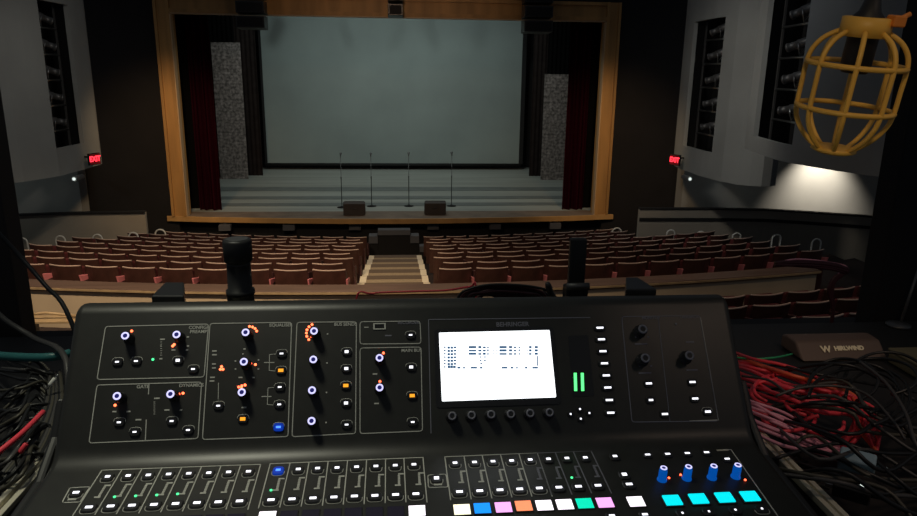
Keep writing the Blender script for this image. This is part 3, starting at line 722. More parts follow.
# tiny captions under knobs and beside buttons, drawn as the short words printed there
def bars(T, L, m='ink', h=.0018):
    mb = MB()
    for px, py, w in L:
        x, y = onp(T, px, py, 0); mb.box(x - w / 2, x + w / 2, y - h / 2, y + h / 2, -.0002, .0004, T)
    return part('printed_marks', mb, m, con)
bars(TU, [(162.5, 339.3, .006), (161, 346, .001), (161, 358.8, .004), (188, 337, .003), (188, 346, .003), (173.5, 350, .005), (187, 350, .003), (114.5, 411.6, .005), (128.5, 411.5, .005), (138.5, 419.7, .007),
          (157, 398.3, .007), (167, 410, .006), (181, 410, .003), (214.5, 351, .006), (214.5, 354.8, .006), (214, 364, .005), (214, 368, .005), (212.5, 377.4, .006), (212, 381, .006), (244.5, 349, .003), (243, 354, .002),
          (235.5, 361, .002), (235.5, 369, .002), (258.5, 360, .002), (258.5, 369, .002), (240.5, 377.5, .005), (253.5, 377.5, .003), (244, 407.5, .006), (375, 374, .006), (376.5, 403.5, .006),
          (327.5, 334, .002), (327, 363, .002), (326.5, 392.5, .002), (326, 422.5, .002)])
bars(TU, [(161.2, 342 + 2.2 * i, .0022) for i in range(7)] + [(154.5, 402 + 2 * i, .002) for i in range(7)], h=.0008)
bars(TU, [(388.3, 335.6, .009), (641, 344, .018), (645, 373, .018), (690, 342, .012), (692, 370, .016), (636, 337, .003), (648, 337, .003), (640, 366, .003), (651, 366, .003)], 'inkd')

def knob_mesh(r, h):
    mb = MB().lathe([(r * 1.25, 0), (r * 1.25, .0012), (r * 1.02, .0018), (r * .92, h - .001), (r * .84, h)], None, 24)
    for k in range(12):
        a = k * math.pi / 6; mb.box(r * .93, r * 1.03, -.0006, .0006, .002, h * .8, Matrix.Rotation(a, 4, 'Z'))
    return mb
KM = {}
def place(meshkey, mk, name, m, T, parent, M_):
    if (meshkey, m) not in KM: me = mk().mesh(meshkey); me.materials.append(M[m]); KM[(meshkey, m)] = me
    o = bpy.data.objects.new(name, KM[(meshkey, m)]); COL.objects.link(o); o.parent = parent
    if parent is con: o.matrix_local = Matrix.Translation(-con.location) @ T @ M_
    else: o.matrix_local = M_
    return o
KH = .0155
def knob(px, py, T=TU, body='knob', ring='e_ring', r=.0058, h=KH, name='rotary_knob'):
    x, y = onp(T, px, py, h)
    k = place('knob%g' % r, lambda: knob_mesh(r, h), name, body, T, con, Matrix.Translation((x, y, 0)))
    place('ring%g' % r, lambda: MB().lathe([(r * .50, h), (r * .50, h + .0005), (r * .84, h + .0005), (r * .86, h - .0004)], None, 24, cap=False), 'cap_ring', ring, T, k, Matrix.Identity(4))
    if ring == 'e_ring': place('cap%g' % r, lambda: MB().lathe([(r * .50, h - .0002), (r * .49, h + .0003)], None, 20), 'cap_centre', 'e_navy', T, k, Matrix.Identity(4))
    return k
def led(px, py, m, T=TU, r=.0017, name='indicator_light'):
    x, y = onp(T, px, py, .0006)
    return place('led%g' % r, lambda: MB().lathe([(r, 0), (r, .0008), (r * .5, .0012)], None, 10), name, m, T, con, Matrix.Translation((x, y, 0)))
def button(px, py, T=TU, m='e_white', w=.0065, h=.0052, lw=.0036, lh=.0017, name='push_button', body='btn', ink=True):
    x, y = onp(T, px, py, .0025)
    def bm():
        mb = MB(); n = 20; pts = []
        for k in range(n):
            a = 2 * math.pi * k / n; c, s = math.cos(a), math.sin(a)
            pts.append((w * math.copysign(abs(c) ** .6, c), h * math.copysign(abs(s) ** .6, s)))
        vs = []; fs = []
        for sc_, z in ((1, 0), (1, .0015), (.88, .0024)): vs += [(p[0] * sc_, p[1] * sc_, z) for p in pts]
        for i in range(2):
            for k in range(n): fs.append((i * n + k, i * n + (k + 1) % n, (i + 1) * n + (k + 1) % n, (i + 1) * n + k))
        fs.append(tuple(2 * n + k for k in range(n))); mb.add(vs, fs); return mb
    b = place('button%g_%g' % (w, h), bm, name, body, T, con, Matrix.Translation((x, y, 0)))
    place('lens%g_%g' % (lw, lh), lambda: MB().box(-lw / 2 * 1.0, lw / 2, -lh / 2, lh / 2, .0022, .0028), 'indicator', m, T, b, Matrix.Identity(4))
    if ink:
        def arcm():
            mb = MB(); pts = []
            for k in range(13):
                a = math.pi * (1.0 + k / 12) if T is TL else math.pi * k / 12
                c, s = math.cos(a), math.sin(a); pts.append(Vector((w * 1.12 * math.copysign(abs(c) ** .6, c), h * 1.14 * math.copysign(abs(s) ** .6, s), .0002)))
            mb.tube(pts, .00045, 5); return mb
        place('halo%g_%g_%d' % (w, h, T is TL), arcm, 'rim_line', 'ink', T, b, Matrix.Identity(4))
    return b
# upper panel, left sections
for px, py in ((125.1, 335.7), (176.5, 334.5), (116.9, 396), (170.4, 394), (245.5, 332.3), (243.8, 361.7), (241.7, 392.2), (314, 331), (313.3, 359.4), (312, 390.2), (311.5, 420.9), (379.5, 357.8), (379.6, 387.5)): knob(px, py)
for px, py, m in ((131.6, 331, 'e_or'), (174.1, 344.5, 'e_or'), (172.6, 346, 'e_or'), (152.8, 359.4, 'e_green'), (115, 405.2, 'e_or'), (183, 393.2, 'e_or'), (178.8, 394, 'e_red'), (249.5, 326.4, 'e_or'), (252.5, 327, 'e_or'), (255, 328.5, 'e_or'), (256.6, 331, 'e_or'),
                  (221.5, 366.6, 'e_or'), (220.3, 369.3, 'e_or'), (222.9, 369.3, 'e_or'), (255.4, 364.5, 'e_or'), (250.6, 363.5, 'e_red'), (238.6, 387, 'e_red'), (241.8, 385.8, 'e_red'), (245, 385, 'e_or'), (241.5, 387, 'e_or'),
                  (312, 324.5, 'e_or'), (309, 326.8, 'e_or'), (307, 329.8, 'e_or'), (306.4, 333, 'e_or'), (306.8, 336.3, 'e_or'), (308.8, 339.5, 'e_or'), (311.5, 336.5, 'e_or'),
                  (383.4, 353, 'e_red'), (379.9, 381.4, 'e_red')): led(px, py, m)
for px, py in ((117, 361.8), (135.9, 361), (177.7, 360.3), (193, 369), (118.8, 422.3), (134.5, 431.9), (171.6, 421), (187.9, 430), (218.2, 405.7), (281.5, 353.5), (279.7, 387), (279.2, 404.4), (346.6, 351.6), (346.3, 368.5), (346, 403), (346.6, 424.6),
               (410.6, 334.9), (411.2, 367), (412.8, 422)):
    sq = (px, py) in ((177.7, 360.3), (346.6, 351.6), (346.3, 368.5), (346, 403), (411.2, 367))
    button(px, py, lw=.0050 if sq else .0046, lh=.0036 if sq else .0019)
for px, py, m in ((280.8, 370.3, 'e_amber'), (345.8, 385.5, 'e_amber'), (412.2, 395.6, 'e_amber'), (242.7, 418.9, 'e_amber')): button(px, py, m=m, lw=.0066, lh=.0042)
button(278.4, 427, m='e_blue', lw=.006, lh=.0026, body='e_bbtn')
# usb socket
x, y = onp(TU, 379.5, 326.4); mb = MB()
mb.box(x - .0085, x + .0085, y + .003, y + .0045, 0, .001, TU); mb.box(x - .0085, x + .0085, y - .0045, y - .003, 0, .001, TU); mb.box(x - .0085, x - .0065, y - .003, y + .003, 0, .001, TU); mb.box(x + .0065, x + .0085, y - .003, y + .003, 0, .001, TU)
us = part('usb_socket', mb, 'ink', con); part('tongue', MB().box(x - .0055, x + .0055, y - .001, y + .0012, 0, .0006, TU), 'btn', us)
bars(TU, [(366.5, 327.3, .006)], 'ink', .0012)
# display: bezel, glass, its writing
def pq(T, pts, z0, z1, mb=None):
    mb = mb or MB(); P = [onp(T, *p, 0) for p in pts]
    mb.prism([T @ Vector((a, b, z0)) for a, b in P], T.to_3x3() @ Vector((0, 0, z1 - z0))); return mb
part('display_bezel', pq(TU, rrect([(434, 329.5), (553, 326.8), (561, 404), (436, 408)], 4), -.0005, .0010), 'btn', con)
scr = part('display_screen', pq(TU, rrect([(438.9, 333), (549.3, 330.3), (555.9, 397.4), (441.9, 401.5)], 1), .0009, .0016), 'e_screen', con)
def sm_(u, v):
    """crop-picture coordinates of the display -> pixel"""
    return (430 + u / 6.074, 325 + v / 6.074)
ink = MB(); faint = MB()
def cell(mb, u0, v0, u1, v1): pq(TU, [sm_(u0, v0), sm_(u1, v0), sm_(u1, v1), sm_(u0, v1)], .0016, .0018, mb)
rnd = random.Random(3)
for r_ in range(7):
    v = 132 + r_ * 20
    cell(ink, 83, v, 95, v + 9)
    for c_ in range(3):
        if r_ < 6: cell(ink, 105 + c_ * 19, v, 105 + c_ * 19 + 16, v + 11 + (3 if c_ < 2 else 0))
        else: cell(ink, 106 + c_ * 17, v - 4, 106 + c_ * 17 + 16, v + 12)
    if r_ < 3:
        for u in (165, 182): cell(faint, u, v, u + 10, v + 9)
        for u, wd in ((234, 46), (292, 20), (320, 18), (346, 10), (420, 45), (478, 20), (508, 14), (536, 9), (600, 16), (634, 20)):
            cell(ink, u, v + rnd.choice((-3, 0)), u + wd, v + 11)
        for u in (380, 398, 565, 585): cell(faint, u, v, u + 10, v + 8)
    for u in ((300, 326) if r_ in (3, 4) else (304,) if r_ == 5 else ()): cell(ink, u, v, u + 13, v + 8)
for u0, u1 in ((165, 185), (200, 212), (245, 285), (302, 318), (434, 470), (488, 506), (522, 532), (575, 590), (620, 655)): cell(ink, u0, 255, u1, 265)
cell(faint, 165, 266, 660, 269); cell(ink, 648, 190, 655, 250)
cell(faint, 140, 88, 450, 91); cell(faint, 565, 76, 725, 80)
part('screen_writing', ink, 'e_sink', scr); part('faint_writing', faint, 'e_sfaint', scr)
for px, py in ((452.3, 416), (471.7, 415.2), (491.3, 414.4), (511, 414), (530.4, 413.2), (549.8, 412.4)): knob(px, py, ring='inkd', r=.0064, h=.012, name='display_knob')
for px in (575.2, 582.2):
    part('level_bar', pq(TU, [(px - 1.5, 373), (px + 1.3, 373), (px + 1.8, 391), (px - 1, 391)], 0, .001), 'e_gbar', con)
part('meter_window', pq(TU, rrect([(568, 336), (588, 335), (594, 396), (573, 397)], 2), -.0003, .0004), 'btn', con)
for px, py in ((570.7, 414), (580, 409), (589.4, 413), (580.8, 418.7)): button(px, py, w=.0042, h=.0036, lw=.0022, lh=.0022, name='arrow_button', ink=False)
for px, py in ((600, 327.7), (601.5, 339.3), (603, 351.2), (604.5, 363.3), (606.3, 375.4), (607.8, 387.5), (609.3, 400), (610.8, 412.7)): button(px, py, w=.0085, h=.0045, lw=.0098, lh=.0025, name='view_button', ink=False)
for px, py in ((648.9, 383.4), (651, 400), (665, 414), (692.5, 382), (695.2, 398.5)): button(px, py, lw=.0085 if px != 651 else .006, lh=.0025, ink=False)
button(708, 411.6, lw=.008, lh=.0028)
for px, py in ((643, 329), (645.6, 358), (689.7, 355.4)): knob(px, py, ring='inkd', r=.0075, name='volume_knob')
led(676, 324, 'inkd'); 

# lower deck
top = [(107.6, 476.4), (128.2, 475.5), (148.3, 474.9), (168.6, 474), (188.8, 473.3), (208.8, 472.7), (228.6, 471.9), (248.5, 471.3), (278.2, 469.8), (298.3, 469), (317.6, 468.1), (337, 467.5), (356.6, 466.7), (375.9, 466), (395.2, 465.2), (413.9, 464.3),
       (455, 462.7), (474.5, 462), (493, 461.2), (511.6, 460.5), (530.2, 459.5), (548.5, 458.8), (566.9, 458), (585.3, 457.4), (615, 456)]
bot = [(88.9, 507), (110.7, 506), (132, 505.2), (153.9, 504.4), (175.5, 503.5), (196.9, 502.6), (218.2, 501.8), (239.5, 500.9), (271, 499.7), (292, 498.9), (313, 497.9), (333.9, 497), (354.4, 496), (374.9, 495.4), (395.6, 494.5), (415.9, 493.7),
       (459.5, 491.6), (479.8, 490.7), (500, 489.8), (519.7, 488.9), (539.4, 488), (558.9, 487.2), (578.5, 486.3), (598, 485.3), (629.2, 484)]
for i, (px, py) in enumerate(top): button(px, py, TL, m='e_blue' if i == 8 else 'e_white', w=.0068, h=.0075, lw=.0056, lh=.0036, name='select_button', body='e_bbtn' if i == 8 else 'btn', ink=i < 21)
for i, (px, py) in enumerate(bot): button(px, py, TL, w=.0082, h=.0075, lw=.0078, lh=.0036, name='solo_button', ink=i < 21)
button(76, 492.3, TL, w=.007, h=.007, lw=.007, lh=.0036, name='layer_button'); button(436.5, 477.9, TL, w=.007, h=.008, lw=.006, lh=.005, name='layer_button'); button(624.4, 474.2, TL, w=.007, h=.008, lw=.006, lh=.005, name='layer_button', ink=False)
for px, py in ((114.5, 496.6), (135.6, 495.7), (156.7, 494.8), (177.6, 493.7), (271, 490), (571.8, 477.4)): led(px, py, 'e_green', TL, .0016)
ln = MB(); lnd = MB()
def bank(i0, i1, mb, pad=10.2):
    T_, B_ = top[i0:i1], bot[i0:i1]; dt = (T_[-1][0] - T_[0][0]) / (len(T_) - 1); db = (B_[-1][0] - B_[0][0]) / (len(B_) - 1)
    def ext(p, q, t): return (p[0] + (q[0] - p[0]) * t, p[1] + (q[1] - p[1]) * t)
    for j in range(len(T_) + 1):
        k = min(j, len(T_) - 1); off = j - k
        a = (T_[k][0] - dt / 2 + off * dt, T_[k][1] + .4); b = (B_[k][0] - db / 2 + off * db, B_[k][1])
        pline(TL, [ext(a, b, -.22), ext(a, b, 1.28)], .0012, mb=mb)
    a = (T_[0][0] - dt / 2, T_[0][1] + .4); b = (B_[0][0] - db / 2, B_[0][1]); c = (T_[-1][0] + dt / 2, T_[-1][1] - .4); d = (B_[-1][0] + db / 2, B_[-1][1])
    pline(TL, [ext(a, b, -.22), ext(c, d, -.22)], .0012, mb=mb)
for i0, i1, m in ((0, 8, 'ink'), (8, 16, 'ink'), (16, 21, 'ink'), (21, 24, 'inkd')):
    q = MB(); bank(i0, i1, q); part('bank_outline', q, m, con)
pline(TL, rrect([(70, 487.7), (90, 486.8), (80, 502), (62, 502.5)], 2), closed=True, mb=ln)
pline(TL, rrect([(427.7, 475), (446, 474), (448, 487), (428.5, 487.5)], 2), closed=True, mb=ln)
pline(TL, [(724, 449.5), (731, 449.5), (778, 516)], .0012, mb=ln)
part('deck_outline', ln, 'ink', con)
# meter scales printed between the two buttons of a channel
for i, (t_, b_) in enumerate(zip(top[:24], bot[:24])):
    mb = MB()
    for k in range(8):
        u = .30 + .055 * k; px = t_[0] + (b_[0] - t_[0]) * u + 3.6 + (.8 if i > 14 else 0); py = t_[1] + (b_[1] - t_[1]) * u
        wd = .007 if k in (0, 7) else .0028
        x, y = onp(TL, px + (2 if k == 0 else -1.2 if k == 7 else 0), py); mb.box(x - wd / 2, x + wd / 2, y - .0011, y + .0011, -.0002, .0004, TL)
    part('meter_scale', mb, 'ink' if i < 20 else 'inkd', con)
bars(TL, [(72, 499.5, .009)], 'ink', .003); bars(TL, [(438, 484.6, .010)], 'ink', .003); bars(TL, [(722.5, 450.3, .016)], 'alu', .003)
# scribble strips
def lcd(px, py, m, w=.0188, d=.0165):
    x, y = onp(TL, px, py, .001)
    b = part('scribble_strip', MB().box(x - w / 2 - .001, x + w / 2 + .001, y - d / 2 - .001, y + d / 2 + .001, -.0004, .0010, TL), 'btn', con)
    part('strip_display', MB().box(x - w / 2, x + w / 2, y - d / 2, y + d / 2, .0008, .0014, TL), m, b)
for px, py, m in ((462, 509.5, 'e_yel'), (482.3, 508.2, 'e_sb'), (503.4, 507.3, 'e_mag'), (523.7, 505.8, 'e_so'), (544.3, 505.3, 'e_w2'), (564.7, 504.4, 'e_w2'), (584.7, 503.3, 'e_st'), (604.9, 502.6, 'e_mag'), (635.9, 501.5, 'e_w2')): lcd(px, py, m)
for i, (px, py) in enumerate(bot[:16]):
    t_ = top[i]; k = .56 if i > 7 else .50; qx = px + (px - t_[0]) * k; qy = py + 18.2 - (i > 7) * 1.2
    lcd(qx, qy, 'e_w2' if i in (8, 15) else 'lcd')
# assign section
for px, py in ((647.7, 454.5), (667.7, 453.8), (687.4, 453), (706.6, 452.2), (727.2, 458.7)): button(px, py, TL, w=.0065, h=.006, lw=.0065, lh=.0028, name='assign_button', ink=False)
for px, py in ((663.8, 467.9), (688.7, 466.7), (714, 466), (738, 465)): knob(px, py, TL, body='e_bknob', r=.0049, h=.018, name='assign_knob')
for px, py in ((672.6, 499.5), (698.7, 498), (724.9, 496.7), (750.2, 495.5)):
    x, y = onp(TL, px, py, .003); w = .0102; d = .0085
    pb_ = part('assign_pad', MB().box(x - w - .0015, x + w + .0015, y - d - .0015, y + d + .0015, 0, .0016, TL), 'btn', con, .0006)
    part('pad_light', MB().box(x - w, x + w, y - d, y + d, .001, .0032, TL), 'e_cyan', pb_, .0012)
for px, py in ((682.5, 512.8), (709, 511.3), (735.5, 509.7), (762, 508.5)): button(px, py, TL, w=.0075, h=.006, lw=.0022, lh=.0026, name='assign_button', ink=px > 750)
for px, py in ((669, 477.7), (680.7, 474.6), (745.3, 479.7)): led(px, py, 'e_red', TL, .0014)
button(612, 515.5, TL, w=.007, h=.006, lw=.0065, lh=.003, name='assign_button', ink=False); button(645, 514.3, TL, w=.007, h=.006, lw=.0065, lh=.003, name='assign_button', ink=False)
# blocks on the back of the top
for c4 in ([(151, 296), (184, 296), (184, 282), (165, 282)], [(626, 289), (657, 289), (638, 277), (626, 277)]):
    part('support_block', MB().prism([at_z(*c, 4.818) for c in c4], (0, 0, -.045)), 'plastic', con, .002)

# flashlight and antenna behind the console
TB = con
def upright(px, y, z0, z1): return at_y(px, 270, y)
p = at_y(239, 270, 1.075); zt = at_y(238, 239, 1.075).z
r = root('flashlight', (p.x, 1.075, 4.50), 'stubby black flashlight standing upright behind the console, its wide head up', 'flashlight')
T = Matrix.Translation((p.x, 1.075, 0))
part('body', MB().lathe([(.0205, 4.501), (.0205, 4.782), (.0220, 4.783), (.0220, 4.790), (.0185, 4.791), (.0183, 4.83), (.0185, zt - .040), (.0185, zt - .036)], T, 28), 'plastic', r)
part('head', MB().lathe([(.0185, zt - .037), (.0215, zt - .034), (.0218, zt - .004), (.020, zt)], T, 28), 'rubber', r)
part('lens', MB().lathe([(.0165, zt - .0005), (.0165, zt + .0008)], T, 24), 'darksteel', r)
p = at_y(576.5, 270, 1.075); zt = at_y(576, 238, 1.075).z
r = root('wireless_antenna', (p.x, 1.075, 4.50), 'flat black antenna paddle standing upright behind the console screen', 'antenna')
part('paddle', MB().box(p.x - .0135, p.x + .0135, 1.068, 1.082, 4.786, zt), 'rubber', r, .003, 3)
part('base', MB().box(p.x - .018, p.x + .018, 1.06, 1.09, 4.501, 4.79), 'plastic', r, .003)
part('hinge', MB().lathe([(.006, -.019), (.006, .019)], Matrix.Translation((p.x, 1.063, 4.792)) @ Matrix.Rotation(R(90), 4, 'Y'), 12), 'darksteel', r)

# ------------------------------------------------------------------ hanging work light guard
gp = at_y(864, 34, .85); gz = gp.z
TG = Matrix.Translation(gp) @ Matrix.Rotation(R(8.0), 4, 'X') @ Matrix.Rotation(R(2), 4, 'Y')
g = root('work_light', gp, 'amber yellow bulb cage of a work light hanging from its black cable', 'work light')
SC = .85 / 700 * .905
def rr_(k): return k * SC
cpr = [(25, 2), (38, -6), (47, -18), (50.5, -33), (50.5, -58), (50, -85), (46, -100), (36, -115), (22, -127), (9, -132)]
NR = 8
def cage_rib(a):
    pts = smooth_pts([(rr_(r_) * math.cos(a), rr_(r_) * math.sin(a), rr_(z_)) for r_, z_ in cpr], 4)
    return MB().tube([TG @ p for p in pts], .0031, 8)
for k in range(NR): part('cage_rib', cage_rib(2 * math.pi * (k + .3) / NR), 'yellow', g)
def hoop(rad, z, th, m='yellow'):
    return part('cage_ring', MB().tube([TG @ Vector((rr_(rad) * math.cos(t), rr_(rad) * math.sin(t), rr_(z))) for t in [2 * math.pi * k / 40 for k in range(40)]], th, 8, closed=True), m, g)
hoop(50.5, -33, .0033); hoop(50.5, -82, .0033)
part('cage_foot', MB().lathe([(rr_(24), rr_(-127)), (rr_(25), rr_(-131)), (rr_(18), rr_(-134)), (rr_(4), rr_(-135))], TG, 24), 'yellow', g)
part('collar', MB().lathe([(rr_(22), rr_(-3)), (rr_(26), rr_(-3)), (rr_(26), rr_(17)), (rr_(22), rr_(18))], TG, 28), 'yellow', g, 0)
part('clamp', MB().box(rr_(12), rr_(26), rr_(-28), rr_(-12), rr_(10), rr_(22), TG), 'orange', g, .002)
part('clamp_screw', MB().lathe([(.003, 0), (.003, .02)], TG @ Matrix.Translation((rr_(14), rr_(-24), rr_(15))) @ Matrix.Rotation(R(60), 4, 'Y'), 10), 'orange', g)
part('socket', MB().lathe([(rr_(13), rr_(-42)), (rr_(16), rr_(-38)), (rr_(16), rr_(-5)), (rr_(20), rr_(2)), (rr_(20), rr_(14)), (rr_(11), rr_(24)), (rr_(7), rr_(40))], TG, 20), 'rubber', g)
part('cable', MB().tube([TG @ Vector((0, 0, rr_(30))), TG @ Vector((0, 0, rr_(60))), gp + Vector((.004, 0, .16)), gp + Vector((0, .01, .8)), gp + Vector((0, .01, 2.2))], .0055, 10), 'rubber', g)

# ------------------------------------------------------------------ boxes and cables on the desk
bb = root('power_supply_box', (.96, 1.42, DZ), 'dark brown box with cream lettering on the desk right of the console', 'box')
pa, pc = at_y(799, 352, 1.42), at_y(884, 352, 1.42)
x0, x1 = pa.x, pc.x; zt = at_y(830, 342, 1.42).z
T_ = Matrix.Identity(4)
part('housing', MB().prism([(x0, 1.40, DZ + .002), (x0, 1.50, DZ + .002), (x0, 1.50, zt - .01), (x0, 1.48, zt - .003), (x0, 1.44, zt - .004)], (x1 - x0, 0, 0)), 'brownbox', bb, .006, 3)
sl = math.atan2(zt - .004 - DZ - .002, .04)
tp = at_y(846, 350.5, 1.425)
tw = Matrix.Translation((tp.x, tp.y - .002, tp.z)) @ Matrix.Rotation(R(3), 4, 'Y') @ Matrix.Rotation(sl, 4, 'X')
fr = lambda z: 1.40 + .04 * (z - DZ - .002) / (zt - .006 - DZ)
def boxtext(body, px, py, size):
    p_ = at_y(px, py, 1.425); zz = p_.z; yy = fr(zz) - .0012; p_ = at_y(px, py, yy)
    text_mesh(body, size, Matrix.Translation(p_) @ Matrix.Rotation(sl, 4, 'X'), 'lettering', 'letter', bb, bold=.0009, ext=.0006)
boxtext('W', 826, 349.5, .022); boxtext('HIRLWIND', 849, 348.3, .0145)
# small khaki box beside it
a_ = at_z(889, 348, DZ + .035)
kb = root('equipment_case', (a_.x + .1, a_.y, DZ), 'small khaki metal box beside the brown lettered box', 'box')
part('body', MB().box(a_.x, a_.x + .2, a_.y - .11, a_.y, DZ + .002, DZ + .028), 'khaki', kb, .004); part('lid', MB().box(a_.x - .002, a_.x + .202, a_.y - .112, a_.y + .002, DZ + .028, DZ + .036), 'khaki', kb, .003)
# wall wart adapters
for (px, py, zz, m, lab, nm) in ((857, 462, .075, 'bluegrey', 'pale blue-grey power adapter lying on the cable heap', 'power_adapter'), (852, 489, .05, 'plastic', 'black power adapter with a bright pin near the tray edge', 'power_adapter')):
    p = at_z(px, py, DZ + zz); r = root(nm, p, lab, 'power adapter')
    T = Matrix.Translation(p) @ Matrix.Rotation(R(-38), 4, 'Z') @ Matrix.Rotation(R(12), 4, 'X')
    part('body', MB().box(-.024, .024, -.015, .015, -.012, .012, T), m, r, .004, 3)
    part('strain_relief', MB().lathe([(.005, .022), (.003, .042)], T @ Matrix.Rotation(R(90), 4, 'Y'), 10), m, r)
    for s in (-1, 1): part('prong', MB().box(-.034, -.022, s * .006 - .001, s * .006 + .001, -.003, .003, T), 'steel', r)
    if m == 'plastic': part('status_light', MB().lathe([(.0035, .012), (.0035, .0135)], T @ Matrix.Translation((.012, 0, 0)), 10), 'e_pale', r)

ncab = 0
def cable(pts, r, m, name, label, group=None, n=6, world=False, sm=5):
    """pts: (px, py, height over the desk) or world points"""
    P = [Vector(p) if world else at_z(p[0], p[1], DZ + p[2]) for p in pts]
    P = smooth_pts(P, sm); o = part(name, MB().tube(P, r, n), m, origin=P[0].copy()); tag(o, label, 'cable', group); return o
# red bundle leaving the console's right rear corner
rd = random.Random(11)
def J(a): return rd.uniform(-a, a)
for i in range(13):
    o_ = i * 3.1
    cable([(728, 350 + o_ * .9 + J(3), .03), (752, 358 + o_ * .8 + J(4), .07 + J(.01)), (786, 366 + o_ * .95 + J(5), .085 + J(.015)), (822, 379 + o_ * .8 + J(6), .08 + J(.015)), (850 + J(8), 395 + o_ * .5 + J(7), .07), (866 + J(14), 418 + o_ * .3 + J(9), .05), (858 + J(20), 446 + J(10), .02)],
          .0033 + .0006 * (i % 2), 'red2' if i in (1, 2) else 'red', 'red_cable', 'red cable in the thick bundle running from the console towards the right corner', 'red cables in the bundle right of the console')
for i in range(9):
    cable([(730, 392 + i * 2.6 + J(2), .05), (752, 400 + i * 3.6 + J(3), .095 + J(.01)), (784, 414 + i * 3.6 + J(4), .09), (818, 430 + i * 3 + J(5), .05), (850, 440 + i * 3 + J(6), .012)], .0028, 'pink', 'pink_cable',
          'lilac pink cable in the bundle along the aluminium tray edge', 'pink cables beside the tray edge')
for i in range(8):
    cx_, cy_ = 800 + J(55), 405 + J(22); rx, ry = 26 + J(10), 12 + J(4); a0 = J(3)
    cable([(cx_ + rx * math.cos(a0 + t * .8), cy_ + ry * math.sin(a0 + t * .8), .075 + .01 * math.sin(t + i)) for t in range(7)], .0032, 'red', 'red_cable', 'loose loop of red cable lying on top of the heap beside the console', 'loose red loops on the right heap')
for i in range(20):
    y0 = 380 + i * 5.6; m = ('blackc', 'blackc', 'greyc', 'blackc', 'olive')[i % 5]
    cable([(max(748 + J(8), 772 + (y0 - 430) * 1.0), y0 + J(4), .03), (785 + J(20), y0 - 14 + J(14), .07 + J(.02)), (830 + J(20), y0 - 6 + J(18), .10 + J(.02)), (880 + J(15), y0 + 14 + J(22), .08), (925, y0 + 22 + J(25), .05), (960, y0 + 30, .02)],
          .0026 + .0008 * rd.random(), m, 'black_cable' if m == 'blackc' else 'grey_cable' if m == 'greyc' else 'olive_cable', {'blackc': 'thin black cable tangled over the heap right of the console', 'greyc': 'thin grey cable tangled over the heap right of the console', 'olive': 'thin olive cable tangled over the heap right of the console'}[m],
          {'blackc': 'black cables in the right heap', 'greyc': 'grey cables in the right heap', 'olive': 'olive cables in the right heap'}[m])
for i in range(6):
    cx_, cy_ = 862 + J(30), 384 + J(14); rx, ry = 44 + J(12), 26 + J(8)
    cable([(cx_ - rx * math.cos(t * .62), cy_ - ry * math.sin(t * .62), .10 + .012 * math.sin(t + i)) for t in range(8)], .0030, 'blackc', 'black_cable', 'black cable loop arching in front of the lettered box', 'black cable loops before the lettered box')
cable([(733, 357, .06), (752, 359, .07), (775, 357.5, .075), (792, 354, .06)], .0022, 'green', 'green_cable', 'thin green cable stretched above the red bundle')
cable([(742, 376, .10), (768, 380, .11), (784, 391, .11), (798, 398, .10)], .0025, 'greyc', 'white_grey_cable', 'short pale grey cable crossing over the red bundle')
cable([(776, 396, .11), (800, 388, .12), (834, 386, .12), (866, 394, .12), (892, 420, .11), (905, 440, .09)], .0024, 'greyc', 'grey_cable', 'long grey cable arching across the red loops')
cable([(860, 362, .14), (885, 382, .14), (905, 412, .13), (914, 440, .12), (925, 460, .1)], .0028, 'greyc', 'grey_cable', 'grey cable sweeping down past the right end of the heap')
# silver pole, far right
a_ = at_y(896, 337, 1.62); b_ = at_y(921, 262, 1.62)
r = root('microphone_boom', a_, 'thin silver pole leaning by the dark column with a bright joint', 'stand')
part('pole', MB().tube([a_, b_], .0035, 8), 'darksteel', r); part('joint', MB().lathe([(.006, -.008), (.008, 0), (.006, .008)], Matrix.Translation(a_), 12), 'steel', r)
part('foot', MB().lathe([(.03, 0), (.03, .006), (.006, .012)], Matrix.Translation((a_.x, a_.y, DZ + .001)), 16), 'darksteel', r); part('lower_tube', MB().tube([(a_.x, a_.y, DZ + .01), a_], .004, 8), 'darksteel', r)
# red wires draped behind the console and at the right
for i in range(14):
    q = i / 13; hh = (1 - q) * 8.5; m = ('blackc', 'maroonc', 'blackc', 'maroonc')[i % 4]; yy = 1.14 + .012 * (i % 7)
    x0_, x1_ = 455 + 22 * q + J(3), 552 - 20 * q + J(4)
    Pw = [at_y(x0_, 304, yy) + Vector((0, 0, -.04)), at_y(x0_ + 3, 297, yy), at_y(x0_ + 18, 293.5 + 3 * q - hh * .7 + J(.6), yy), at_y(498 + J(6), 293.5 + 3 * q - hh + J(.6), yy), at_y(x1_ - 16, 294 + 3 * q - hh * .7 + J(.6), yy), at_y(x1_, 298, yy), at_y(x1_ + 4, 304, yy) + Vector((0, 0, -.04))]
    Pw = [Vector((Pw[0].x, yy, DZ + .005))] + Pw + [Vector((Pw[-1].x, yy, DZ + .005))]
    cable(Pw, .0023, m, {'blackc': 'black_cable', 'maroonc': 'maroon_cable'}[m], {'blackc': 'black', 'maroonc': 'maroon'}[m] + ' cable bunched up behind the top edge of the console', {'blackc': 'black', 'maroonc': 'maroon'}[m] + ' cables bunched behind the console', world=True)
cable([Vector((at_y(352, 300, 1.35).x, 1.35, DZ + .005)), at_y(356, 300, 1.35), at_y(372, 293.5, 1.35), at_y(410, 291.5, 1.33), at_y(445, 290.5, 1.3), at_y(470, 287, 1.27), at_y(476, 292, 1.26), Vector((at_y(478, 300, 1.26).x, 1.26, DZ + .005))], .0020, 'red', 'red_cable', 'thin red cable stretched low behind the console towards the bunched cables', world=True)
